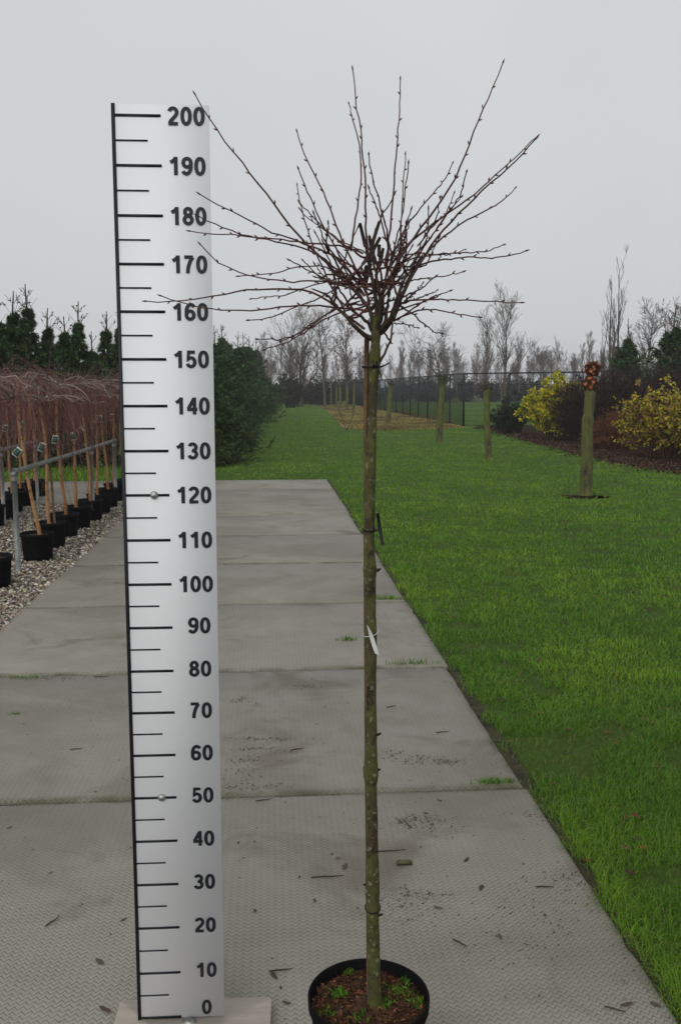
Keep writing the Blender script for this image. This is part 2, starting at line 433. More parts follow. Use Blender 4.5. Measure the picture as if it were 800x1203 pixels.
# ------------------------------------------------------------------ measuring board
BW = 0.1975
RZ = R(3.6)
p0 = gp(163, 1196, .024)
board = empty('measuring_board', (p0[0], p0[1], 0.0), RZ,
              'tall white measuring board with black centimetre marks up to 200 on a plywood foot', 'measuring board')
tick_py = [1196, 1144, 1091, 1040, 989, 938, 888, 838, 789, 738, 687, 635, 582, 530, 477, 422, 366, 310, 253, 194, 135]
tick_z = [at(163 - 28 * (1196 - y) / 1061, y, p0[1])[2] for y in tick_py]
ztop = at(135, 121.5, p0[1])[2]
m = MB(); m.box((0, 0, tick_z[0] - .003), (BW, .004, ztop))
m.obj('plate', M['board'], board)
m = MB(); m.box((-.0012, -.0012, tick_z[0] - .005), (.0062, .0052, ztop + .001)); m.obj('edge_strip', M['print'], board)

def stroke(pts, wd):
    P = np.array(pts, float); n = len(P)
    T = np.zeros_like(P); T[1:-1] = 0
    seg = P[1:] - P[:-1]; seg /= np.linalg.norm(seg, axis=1, keepdims=True)
    nr = np.stack([-seg[:, 1], seg[:, 0]], 1)
    no = np.zeros_like(P); no[0] = nr[0]; no[-1] = nr[-1]
    for i in range(1, n - 1):
        a = nr[i - 1] + nr[i]; l = a @ a
        no[i] = a / max(l, .5) * 2 if l > 1e-6 else nr[i]
        k = np.linalg.norm(no[i]); no[i] *= min(k, 1.6) / k
    if np.allclose(P[0], P[-1]):
        a = nr[0] + nr[-1]; a /= np.linalg.norm(a); no[0] = no[-1] = a
    return P + no * wd / 2, P - no * wd / 2
def arc(cx, cy, rx, ry, a0, a1, n=18, pw_=2.0):
    o = []
    for i in range(n + 1):
        a = R(a0 + (a1 - a0) * i / n); c, s_ = math.cos(a), math.sin(a)
        o.append((cx + rx * math.copysign(abs(c) ** (2 / pw_), c), cy + ry * math.copysign(abs(s_) ** (2 / pw_), s_)))
    return o
WD = .195                                # pen width for a digit one unit tall, 0.58 wide
DIG = {
 '0': [arc(.29, .5, .195, .418, 90, 450, 40, 2.2)],
 '1': [[(.37, 0), (.37, 1.0)], [(.09, .70), (.22, .765), (.32, .86), (.375, .965)]],
 '2': [arc(.285, .70, .195, .218, 165, -25, 18) + [(.40, .50), (.28, .36), (.17, .24), (.11, .10)], [(.04, .0825), (.53, .0825)]],
 '3': [arc(.275, .715, .18, .20, 160, -75, 16) + [(.235, .535)], [(.235, .53)] + arc(.275, .295, .20, .215, 85, -165, 18)],
 '4': [[(.42, 0), (.42, 1.0)], [(.40, .93), (.09, .335)], [(.03, .30), (.57, .30)]],
 '5': [[(.50, .915), (.17, .915), (.115, .49), (.16, .54)] + arc(.285, .335, .20, .255, 125, -160, 22)],
 '6': [arc(.29, .315, .195, .232, 90, 450, 30), [(.097, .33)] + arc(.33, .52, .232, .40, 180, 40, 20)],
 '7': [[(.04, .915), (.50, .915)], [(.49, .90), (.36, .70), (.27, .45), (.225, .2), (.215, 0)]],
 '8': [arc(.29, .73, .165, .19, 90, 450, 30), arc(.29, .295, .195, .215, 90, 450, 30)],
}
DIG['9'] = [[(.58 - x, 1 - y) for x, y in st] for st in DIG['6']]
def numeral(txt, xr, zc, h):
    adv = .725 * h; mm = MB(); x = xr - adv * len(txt) + .05 * h; kk = 0
    for ch in txt:
        for st in DIG[ch]:
            a, b_ = stroke(st, WD if ch != '1' else WD * 1.02); n = len(a); kk += 1
            y0 = -.0010 - .00006 * kk
            va = [(x + u * h * 1.10, y0, zc - h / 2 + v * h) for u, v in a]; vb = [(x + u * h * 1.10, y0, zc - h / 2 + v * h) for u, v in b_]
            i = np.arange(n - 1)
            mm.add(va + vb, q=np.stack([i, i + 1, i + 1 + n, i + n], 1))
        x += adv
    me = mm.mesh('numeral', M['print'])
    o = mobj('numeral', me, board); o['label'] = 'black printed number ' + txt
tk = MB(); tk.box((0, -.0009, -.0028), (.0925, .0005, .0028)); tk_me = tk.mesh('major_mark', M['print'])
tn = MB(); tn.box((0, -.0009, -.0017), (.0650, .0005, .0017)); tn_me = tn.mesh('minor_mark', M['print'])
for i, z in enumerate(tick_z):
    o = mobj('major_mark', tk_me, board); o.location = (.0063, 0, z)
    if i: o = mobj('minor_mark', tn_me, board); o.location = (.0063, 0, (z + tick_z[i - 1]) / 2)
    n = i * 10
    hh = .0352 + .0012 * i / 20
    if n == 0: numeral('0', BW - .0275, z + .0215, hh)
    else: numeral(str(n), BW - (.0145 if n < 100 else .0075), z + (.004 if n < 100 else .0), hh)
for i, (px, py) in enumerate([(190, 938), (181, 582)]):
    P = at(px, py, p0[1]); lx = (P[0] - p0[0])
    mb = MB(); pr = [(0.0001, .0058), (.004, .0054), (.0072, .0036), (.0088, .0010), (.0092, -.001)]
    mb.lathe(pr, 20); me = mb.mesh('bolt_head', M['bolt'], True)
    o = mobj('bolt_head', me, board); o.location = (lx, -.0008, P[2]); o.rotation_euler = (R(90), 0, 0)
# foot board and its bracket
m = MB()
bx0, bx1, by0, by1 = -.055, .305, -.30, .075
o8 = []
for (cx, cy, a0) in ((bx1 - .012, by1 - .012, 0), (bx0 + .012, by1 - .012, 90), (bx0 + .012, by0 + .012, 180), (bx1 - .012, by0 + .012, 270)):
    for k in range(5): a = R(a0 + 22.5 * k); o8.append((cx + .012 * math.cos(a), cy + .012 * math.sin(a)))
o8 = np.array(o8); k = len(o8); i = np.arange(k); n_ = np.roll(i, -1)
m.add(np.concatenate([np.c_[o8, np.full(k, .0025)], np.c_[o8, np.full(k, .0175)], np.c_[o8 * .994, np.full(k, .019)], [[.1, -.1, .019]]]),
      q=np.concatenate([np.stack([i, n_, n_ + k, i + k], 1), np.stack([i + k, n_ + k, n_ + 2 * k, i + 2 * k], 1)]), t=np.stack([i + 2 * k, n_ + 2 * k, np.full(k, 3 * k)], 1))
foot = m.obj('foot', M['wood'], board); foot.rotation_euler = (0, 0, R(-1.5)); foot['label'] = 'pale plywood foot board'
m = MB(); m.lathe([(.0001, .0235), (.009, .0235), (.010, .0225), (.010, .0210), (.017, .0208), (.0175, .0185)], 20, centre=(.118, -.012, 0))
br = m.obj('bracket_bolt', M['bolt'], board)
m = MB(); m.box((.03, .006, .019), (.17, .009, .10)); m.box((.03, .0091, .0191), (.17, .055, .022)); m.obj('bracket', M['bolt'], board)

# ------------------------------------------------------------------ the potted standard tree
TY = 1.85
rng = np.random.default_rng(11)
pc = at(433, 1178, TY)
PX = pc[0]
tree = empty('potted_tree', (PX, TY, 0), 0, 'bare standard tree with thin reddish twigs and lichened stem in a round black pot', 'tree')
def loc(P): return np.asarray(P) - np.array([PX, TY, 0])
m = MB()
m.lathe([(.0, .004), (.100, .004), (.104, .010), (.120, .185), (.1265, .187), (.1275, .209), (.1262, .212), (.1235, .212), (.1225, .208), (.119, .16)], 56)
m.obj('pot', M['pot'], tree, True)
# soil
m = MB(); nr, na = 12, 48
rr = np.linspace(0, .121, nr); aa = np.arange(na) * 2 * math.pi / na
Vv = np.array([[r_ * math.cos(a), r_ * math.sin(a), .183 + .006 * math.sin(9 * r_ * 20 + 3 * a) * (r_ / .12) + rng.normal() * .0025 + .010 * math.exp(-(r_ / .035) ** 2)] for r_ in rr for a in aa])
ix = np.arange(nr * na).reshape(nr, na)
m.add(Vv, q=np.stack([ix[:-1], np.roll(ix[:-1], -1, 1), np.roll(ix[1:], -1, 1), ix[1:]], -1).reshape(-1, 4))
soil = m.obj('soil', M['soil'], tree, True)
m = MB(); n = 2600
r_ = .120 * np.sqrt(rng.random(n)); a = rng.random(n) * 6.283
C = np.stack([r_ * np.cos(a), r_ * np.sin(a), .184 + rng.random(n) * .006], 1)
D = rng.normal(size=(n, 3)) * np.array([1, 1, .35])
m.leaves(C, D, .004 + rng.random(n) * .011, .002 + rng.random(n) * .004, cvar(n, [(.12, .045, .018), (.07, .028, .014), (.03, .016, .010), (.17, .075, .035), (.045, .022, .012)], rng, .3), rng, .2)
o = m.obj('bark_chips', M['chip'], soil); o['kind'] = 'stuff'
m = MB()
for (px, py, s_, dn) in ((409, 1142, .006, 200), (398, 1168, .009, 260), (469, 1165, .018, 150), (450, 1180, .010, 170), (422, 1195, .010, 60), (478, 1152, .010, 120), (383, 1190, .010, 60), (492, 1178, .014, 90)):
    c = loc(gp(px, py, .187))
    C = c + rng.normal(size=(dn, 3)) * np.array([s_, s_ * .8, .0015]); C = C[np.hypot(C[:, 0], C[:, 1]) < .117]; dn2 = len(C)
    m.needles(C, rng.normal(size=(dn2, 3)) * .6 + np.array([0, 0, 1]), .004 + rng.random(dn2) * .010, .003, cvar(dn2, [(.05, .16, .012), (.09, .22, .02), (.12, .20, .03)], rng, .25), rng)
o = m.obj('moss', M['moss'], soil); o['kind'] = 'stuff'

# stem, traced up the picture
stem_px = [(440, 1184, 9.2), (439.5, 1150, 8.6), (438, 1090, 8.1), (437.5, 1040, 8.9), (437, 985, 7.9), (436, 930, 7.9), (435.5, 905, 9.3), (436, 860, 7.5), (436, 800, 7.4), (435.5, 740, 7.6), (435, 690, 7.2), (434.5, 672, 8.4), (434, 640, 7.0), (434.5, 600, 6.9), (435, 550, 6.9), (436.5, 500, 6.4), (438.5, 450, 6.5), (439.5, 430, 7.2), (440.5, 412, 6.8), (441.5, 397, 6.2), (442, 384, 5.2), (442, 372, 4.2)]
def px2m(P): return (P[1] * math.cos(TH) - (P[2] - H) * math.sin(TH)) / F
sp = np.array([loc(at(x, y, TY)) for x, y, _ in stem_px]); sr = np.array([r_ * px2m(at(x, y, TY)) for x, y, r_ in stem_px])
ti = np.linspace(0, len(sp) - 1, 120); SPT = np.stack([np.interp(ti, np.arange(len(sp)), sp[:, j]) for j in range(3)], 1); SR = np.interp(ti, np.arange(len(sp)), sr)
SPT[:, 1] += np.convolve(rng.normal(size=120), np.ones(9) / 9, 'same') * .002
SR *= 1 + np.convolve(rng.normal(size=120), np.ones(3) / 3, 'same') * .09; SR *= .89; SR[0] *= 1.3; SR[1] *= 1.15
m = MB(); m.tube(SPT, SR, 20); stem = m.obj('trunk', M['trunk'], tree, True)
for (px, py, dx) in ((443, 905, .012), (444, 863, .010), (430, 1040, -.010), (444, 670, .009), (446, 1075, .012)):   # snags
    c = loc(at(px, py, TY)); mm = MB(); b0 = c - np.array([dx, 0, 0])
    mm.tube([b0, c, c + np.array([dx * .5, -.004, .004])], [.0045, .0032, .002], 7); mm.obj('snag', M['limb'], tree, True)
# stake behind the stem
s0 = loc(at(433.5, 1170, TY + .030)); s1 = loc(at(430.8, 394, TY + .016))
sk = [s0, loc(at(431.2, 900, TY + .022)), loc(at(430.0, 700, TY + .018)), loc(at(429.6, 520, TY + .012)), loc(at(430.2, 440, TY + .006)), loc(at(431.0, 394, TY + .004))]
m = MB(); m.tube(sk, [.0050] * 6, 10); st_o = m.obj('stake', M['stake'], tree, True)
# ties
def tie(py, px, rx, ry, zt=.006, dy=.010):
    c = loc(at(px, py, TY)); mm = MB()
    an = np.linspace(0, 2 * math.pi, 25)
    for dz in (-zt / 2, zt / 2):
        pass
    P = np.stack([c[0] + rx * np.cos(an), c[1] + dy + ry * np.sin(an), c[2] + 0 * an], 1)
    V = []
    for sgn in (-1, 1):
        V.append(P + np.array([0, 0, sgn * zt / 2]))
    outw = np.stack([np.cos(an), np.sin(an), 0 * an], 1) * .0022
    V += [V[0] + outw, V[1] + outw]
    k = len(an); i = np.arange(k - 1)
    V = np.concatenate(V); q_ = []
    for a_, b_ in ((0, 1), (1, 3), (3, 2), (2, 0)): q_.append(np.stack([a_ * k + i, a_ * k + i + 1, b_ * k + i + 1, b_ * k + i], 1))
    mm.add(V, q=np.concatenate(q_)); return mm.obj('tie', M['rubber'], tree, True)
tie(431, 436, .0160, .022, .004); tie(623, 434, .0130, .020, .004); tie(906, 435.5, .0135, .022, .005); tie(1069, 438, .0145, .022, .004)
m = MB(); a_ = loc(at(438, 429, TY - .018)); b_ = loc(at(458, 426, TY - .02)); m.tube([a_, loc(at(448, 431, TY - .022)), b_], [.0022, .0020, .0012], 6); m.obj('tie_end', M['rubber'], tree)
m = MB(); m.tube([loc(at(442, 425, TY - .014)), loc(at(446, 437, TY - .02)), loc(at(449, 447, TY - .02))], [.0016, .0016, .001], 6); m.obj('tie_end', M['rubber'], tree)
m = MB(); m.tube([loc(at(439, 623, TY - .005)), loc(at(447, 623, TY - .008))], [.002, .002], 6)
m.tube([loc(at(443.5, 603, TY - .008)), loc(at(446, 620, TY - .009)), loc(at(449.5, 640, TY - .008))], [.0030, .0034, .0030], 8); m.obj('tie_peg', M['rubber'], tree)
# white film tag
m = MB(); pt = [(431.5, 735, .0012), (434.5, 742, .0034), (437, 750, .0046), (440, 760, .0048), (443, 769, .0040)]
va, vb = [], []
for j, (x, y, wd) in enumerate(pt):
    c = loc(at(x, y, TY - .019 - .002 * math.sin(j * 2))); va.append(c + np.array([-wd, .003, .001])); vb.append(c + np.array([wd, 0, -.001]))
i = np.arange(len(pt) - 1); k = len(pt)
m.add(va + vb, q=np.stack([i, i + 1, i + 1 + k, i + k], 1)); vo = np.array([0, .0012, 0])
m.add([v + vo for v in va + vb], q=np.stack([i + k, i + 1 + k, i + 1, i], 1)); m.obj('plant_tag', M['tagwhite'], tree, True)
an = np.linspace(0, 6.283, 15); c = loc(at(435.5, 745, TY))
m = MB(); m.tube(np.stack([c[0] + .0155 * np.cos(an), c[1] + .008 + .024 * np.sin(an), c[2] + .004 * np.cos(an)], 1), .0008, 5); m.obj('tag_string', M['tagwhite'], tree)

# ---- crown
def zc(zx, zy): return (170 + zx / 1.702, 60 + zy / 1.702)
BR = [  # traced tip to base in an enlarged crop: (points), base thickness in mm, depth at tip, depth at base
 ([(102,88),(124,130),(150,170),(205,235),(250,290),(285,345),(330,390),(390,450),(450,512)], 4.5, -.03, .0),
 ([(112,287),(145,307),(180,322),(245,358),(320,385),(380,410),(440,448)], 3.2, -.05, .0),
 ([(108,330),(150,352),(200,370),(270,382),(330,395),(390,440),(440,490)], 3.2, -.10, .0),
 ([(92,360),(115,364),(150,366),(250,374),(330,385),(400,388),(437,405)], 3.0, .02, .01),
 ([(113,388),(128,408),(150,425),(210,450),(280,462),(350,458),(420,470)], 2.8, -.02, .0),
 ([(5,500),(40,501),(80,500),(150,487),(210,476),(300,475),(345,480),(380,510),(440,556)], 4.0, -.06, .0),
 ([(35,490),(60,498),(90,508),(140,518),(230,518),(300,508),(400,512),(448,520)], 3.4, -.02, .0),
 ([(190,450),(260,445),(290,436),(320,428),(360,430),(400,445),(450,470)], 2.4, .10, .0),
 ([(210,538),(240,535),(260,530),(320,505),(360,490),(410,452),(450,415)], 2.8, -.14, -.02),
 ([(228,576),(265,578),(285,572),(310,565),(360,530),(385,515),(430,500)], 2.8, -.20, .0),
 ([(240,597),(270,588),(300,575),(340,548),(385,524),(440,510)], 2.6, .16, .0),
 ([(215,495),(250,491),(280,488),(330,470),(400,450),(450,440)], 2.2, .14, .01),
 ([(305,162),(312,185),(320,210),(345,255),(370,310),(390,370),(412,412),(450,500)], 3.6, .08, .0),
 ([(308,237),(318,262),(330,290),(355,345),(385,400),(440,490)], 3.6, -.10, .0),
 ([(305,268),(308,295),(315,325),(330,370),(345,410),(372,468),(400,520)], 3.0, .18, .0),
 ([(312,318),(330,338),(350,350),(400,385),(440,400),(470,430)], 2.5, .05, .0),
 ([(416,38),(418,60),(420,80),(430,150),(440,250),(443,330),(442,380),(450,450)], 3.8, .02, .0),
 ([(408,105),(413,125),(420,150),(432,200),(432,270),(420,350),(412,400)], 3.2, .18, .02),
 ([(511,57),(510,80),(510,110),(505,180),(497,280),(492,360),(480,430)], 3.6, .06, .0),
 ([(448,208),(450,230),(454,255),(468,295),(482,350),(488,400),(480,470)], 3.4, -.15, .0),
 ([(521,207),(519,235),(515,290),(512,360),(512,410),(490,480)], 2.8, .10, .0),
 ([(527,226),(524,252),(520,280),(515,330),(500,390),(485,450)], 2.6, -.08, .0),
 ([(715,25),(702,60),(690,90),(660,150),(630,240),(600,290),(555,350),(510,410),(480,475)], 4.6, .0, .0),
 ([(783,172),(762,192),(740,210),(690,260),(640,300),(570,350),(520,390),(485,440)], 4.0, .04, .0),
 ([(781,176),(760,200),(735,225),(680,275),(640,310),(590,365),(545,430),(500,520)], 4.2, -.14, .0),
 ([(740,274),(722,294),(700,310),(650,335),(600,365),(560,405),(525,460),(492,540)], 4.0, .16, .0),
 ([(615,225),(605,248),(590,270),(545,320),(510,370),(490,430)], 3.0, .12, .0),
 ([(643,242),(638,265),(625,300),(590,345),(560,390),(530,440)], 2.6, -.15, .0),
 ([(634,290),(610,318),(580,345),(545,390)], 2.2, .18, .02), ([(618,285),(600,330),(560,390),(530,430)], 2.2, .1, .0),
 ([(590,295),(585,330),(560,370),(540,410)], 2.0, -.1, .0),
 ([(715,388),(690,399),(670,402),(600,405),(540,412),(500,430)], 2.8, .06, .0),
 ([(760,400),(730,408),(700,415),(640,412),(570,420),(520,440)], 3.0, -.06, .0),
 ([(640,397),(620,404),(600,408),(550,404),(500,415)], 2.2, .15, .0),
 ([(634,442),(610,448),(580,453),(540,456),(505,470)], 2.2, .0, .0),
 ([(750,503),(720,502),(680,499),(600,497),(530,497),(498,512)], 3.0, .0, .0),
 ([(667,532),(640,528),(610,522),(560,515),(520,528),(498,540)], 2.8, -.10, .0),
 ([(595,564),(580,563),(560,548),(535,525),(512,510)], 2.6, .12, .0),
 ([(590,487),(580,490),(550,505),(505,538)], 2.6, -.16, .0),
 ([(585,478),(565,487),(545,495),(500,510)], 3.0, .14, .0),
 ([(555,465),(545,478),(530,490),(505,515)], 2.2, .06, .0), ([(540,485),(530,493),(505,512)], 2.0, -.06, .0),
 ([(545,553),(530,548),(515,545),(498,545)], 2.0, .05, .0),
 ([(380,515),(360,528),(330,548),(300,570),(275,580)][::-1], 2.4, .06, .0),
]
LIMB = [  # thick limbs in photo pixels: points, radius start..end in photo pixels
 ([(437,398),(425,391),(413,380),(397,362),(384,346),(371,341)], 5.0, 2.2, -.03),
 ([(440,396),(432,378),(418,368),(405,358),(392,346)], 4.2, 2.0, .04),
 ([(441,392),(436,365),(424,350),(408,330),(392,305),(380,285)], 4.2, 2.2, .0),
 ([(439,398),(443,375),(442,352),(438,330),(433,307),(428,284)], 5.6, 3.0, .0),
 ([(440,396),(446,372),(446,345),(441,318),(436,300),(434,281)], 4.6, 2.4, -.03),
 ([(441,392),(449,372),(450,340),(446,312),(444,290)], 4.2, 2.0, .05),
 ([(441,396),(450,389),(462,375),(469,357),(476,334),(494,303)], 4.8, 2.2, .0),
 ([(442,394),(453,380),(456,350),(463,318),(471,290)], 4.2, 2.0, .03),
 ([(443,392),(458,376),(466,348),(480,320),(490,300)], 3.6, 1.8, -.04),
 ([(445,428),(452,415),(459,400),(461,385),(462,366),(467,350)], 2.6, 1.8, -.01),
 ([(438,385),(432,350),(428,330),(426,318)], 3.2, 1.8, .02),
]
def dense(P, k):
    P = np.asarray(P, float); t = np.linspace(0, len(P) - 1, k)
    d = np.r_[0, np.cumsum(np.linalg.norm(np.diff(P, axis=0), axis=1))]; u = np.linspace(0, d[-1], k)
    Q = np.stack([np.interp(u, d, P[:, j]) for j in range(3)], 1)
    S = Q.copy()
    for _ in range(2): S[1:-1] = (S[:-2] + 2 * S[1:-1] + S[2:]) / 4
    return S
def bud(mm, p, d, r_, l):
    d = d / (np.linalg.norm(d) + 1e-9)
    mm.tube([p - d * l * .1, p + d * l * .25, p + d * l * .6, p + d * l], [r_ * .5, r_, r_ * .75, r_ * .1], 5)
def branch(P, r0, r1, mat, buds=True, sides=6):
    P = dense(P, 22)
    P[1:-1] += rng.normal(size=(20, 3)) * .0008
    k = np.linspace(0, 1, len(P)); rad = r0 + (r1 - r0) * k ** .8
    mm = MB(); mm.tube(P, rad, sides)
    if buds:
        L = np.linalg.norm(np.diff(P, axis=0), axis=1).sum(); nb = max(3, int(L / .046)); side = 1
        ax = np.array([1.0, 0, 0])
        for b_ in range(nb):
            f = .28 + .70 * (b_ + rng.random() * .5) / nb; i_ = int(f * 21); T = P[min(i_ + 1, 21)] - P[max(i_ - 1, 0)]; T /= np.linalg.norm(T) + 1e-9
            pr = np.cross(T, rng.normal(size=3) * .5 + np.array([0, 1.0, 0]) * side); pr /= np.linalg.norm(pr) + 1e-9; side = -side
            bud(mm, P[i_] + pr * rad[i_] * .8, T * .8 + pr * .6, .0013 + .0005 * rng.random(), .0075)
        bud(mm, P[-1], P[-1] - P[-3], .0018, .010)
    return mm.obj('branch', mat, tree, True)
for pts, bw, dt, db in BR:
    P = [zc(*p) for p in pts][::-1]; n = len(P)
    W = [loc(at(P[i][0], P[i][1], TY + db + (dt - db) * (i / (n - 1)) ** 1.3)) for i in range(n)]
    branch(W, bw * .00068, .0010, M['branch'])
for pts, ra, rb, dd in LIMB:
    n = len(pts); W = [loc(at(x, y, TY + dd * min(1, i / 2))) for i, (x, y) in enumerate(pts)]
    s_ = px2m(at(440, 350, TY)); branch(W, ra * s_ * .68, rb * s_ * .42, M['limb'], True, 9)
def limb_point(f, which=None):
    pts, ra, rb, dd = LIMB[which[rng.integers(0, len(which))] if which else rng.integers(0, len(LIMB))]
    W = np.array([loc(at(x, y, TY + dd * min(1, i / 2))) for i, (x, y) in enumerate(pts)])
    return dense(W, 22)[int(f * 21)]
for i in range(40):                      # the rest of the twiggy heart of the crown
    c = limb_point(rng.uniform(.25, .95)); az = rng.random() * 6.283; el = R(rng.uniform(-12, 60)); L = rng.uniform(.05, .19)
    d = np.array([math.cos(az) * math.cos(el), math.sin(az) * math.cos(el), math.sin(el)])
    branch([c, c + d * L * .35 + rng.normal(size=3) * .006, c + d * L * .7 + rng.normal(size=3) * .008 + np.array([0, 0, .01]), c + d * L + np.array([0, 0, .03])], .0024, .0011, M['branch'])
for i in range(12):                      # pruned stubs at the knot
    c = limb_point(rng.uniform(.75, .97), (3, 4, 5, 10)); d = np.array([rng.normal() * .25, rng.normal() * .3, 1.0]); L = rng.uniform(.02, .05)
    mm = MB(); mm.tube([c, c + d * L * .5, c + d * L], [.0040, .0034, .0030], 7); mm.obj('branch_stub', M['limb'], tree)

# ------------------------------------------------------------------ branching helpers
def norm(v): return v / (np.linalg.norm(v, axis=-1, keepdims=True) + 1e-9)
def interp_path(P, idx, t):
    k = P.shape[1]; u = t * (k - 1); i = np.minimum(u.astype(int), k - 2); f = (u - i)[:, None]
    a = P[idx, i]; b = P[idx, i + 1]
    return a * (1 - f) + b * f, norm(b - a)
def sprout(P, Rd, n, t0, t1, ratio, ang, up, rg, k=5, curl=0.0, rr=.55, taper=.45, jit=.04):
    """n side shoots on each path of P; returns paths and radii"""
    m_ = len(P); idx = np.repeat(np.arange(m_), n); N_ = len(idx)
    t = t0 + (t1 - t0) * rg.random(N_)
    pos, tan = interp_path(P, idx, t)
    Ln = np.linalg.norm(P[:, -1] - P[:, 0], axis=1)[idx] * ratio * (1 - .55 * t) * (.6 + .8 * rg.random(N_))
    pr = norm(np.cross(tan, rg.normal(size=(N_, 3))))
    a = np.radians(ang) * (.7 + .6 * rg.random(N_))
    d = norm(tan * np.cos(a)[:, None] + pr * np.sin(a)[:, None] + np.array([0, 0, up]))
    s_ = np.linspace(0, 1, k)
    Q = pos[:, None] + d[:, None] * Ln[:, None, None] * s_[None, :, None]
    Q[:, :, 2] += curl * Ln[:, None] * s_[None] ** 2
    Q[:, 1:] += rg.normal(size=(N_, k - 1, 3)) * (Ln * jit)[:, None, None] * s_[None, 1:, None]
    rp = np.stack([np.interp(t[j] * (Rd.shape[1] - 1), np.arange(Rd.shape[1]), Rd[idx[j]]) for j in range(N_)]) if N_ < 40000 else Rd[idx, -1]
    Rn = (rp * rr)[:, None] * (1 - (1 - taper) * s_[None])
    return Q, Rn

def bare_tree(seed, Ht, r0, n1, n2, n3, ang=45, ratio=.42, up=.25, t0=.22, lean=.02, stems=1, cols=((.050, .040, .034), (.070, .052, .046)), tw=.010, leafn=0, leafc=None, ratio2=.5):
    rg = np.random.default_rng(seed); k = 9
    z = np.linspace(0, 1, k); P = []
    for s_ in range(stems):
        q = np.zeros((k, 3)); q[:, 2] = z * Ht * (1 if s_ == 0 else rg.uniform(.75, .95))
        q[1:, :2] += np.cumsum(rg.normal(size=(k - 1, 2)) * Ht * lean * .5, 0)
        if s_: q[:, 0] += np.minimum(z * 3, 1) * rg.normal() * Ht * .05
        P.append(q)
    P = np.array(P); Rd = np.repeat((r0 * (1 - .93 * z))[None], stems, 0)
    tr = MB(); c0 = np.array(cols[0]); tr.tubes(P, Rd, 6, c0)
    B1, R1 = sprout(P, Rd, n1, t0, .98, ratio, ang, up, rg, 6, .12, .5, .3)
    cr = MB(); cr.tubes(B1, np.maximum(R1, tw * .7), 4, cvar(len(B1), cols, rg))
    B2, R2 = sprout(B1, R1, n2, .15, 1, ratio2, ang * .9, up * .8, rg, 4, .1, .55, .4)
    cr.tubes(B2, np.maximum(R2, tw * .55), 3, cvar(len(B2), cols, rg))
    if n3:
        B3, R3 = sprout(B2, R2, n3, .1, 1, .55, ang * .8, up * .6, rg, 3, .05, .6, .5)
        cr.tubes(B3, np.maximum(R3, tw * .42), 3, cvar(len(B3), cols, rg))
    else: B3 = B2
    if leafn:
        i = rg.integers(0, len(B3), leafn); p, _ = interp_path(B3, i, rg.random(leafn))
        cr.leaves(p, rg.normal(size=(leafn, 3)), .09, .06, cvar(leafn, leafc, rg, .2), rg)
    return tr.mesh('trunk', M['twig'], True), cr.mesh('crown', M['twig'])

def tree_thing(name, meshes, x, y, label, cat, group=None, sc=1.0, rz=0.0, z=Z_LAWN - .02):
    o = empty(name, (x, y, z), rz, label, cat, group); o.scale = (sc, sc, sc)
    mobj('trunk', meshes[0], o); mobj('crown', meshes[1], o)
    return o

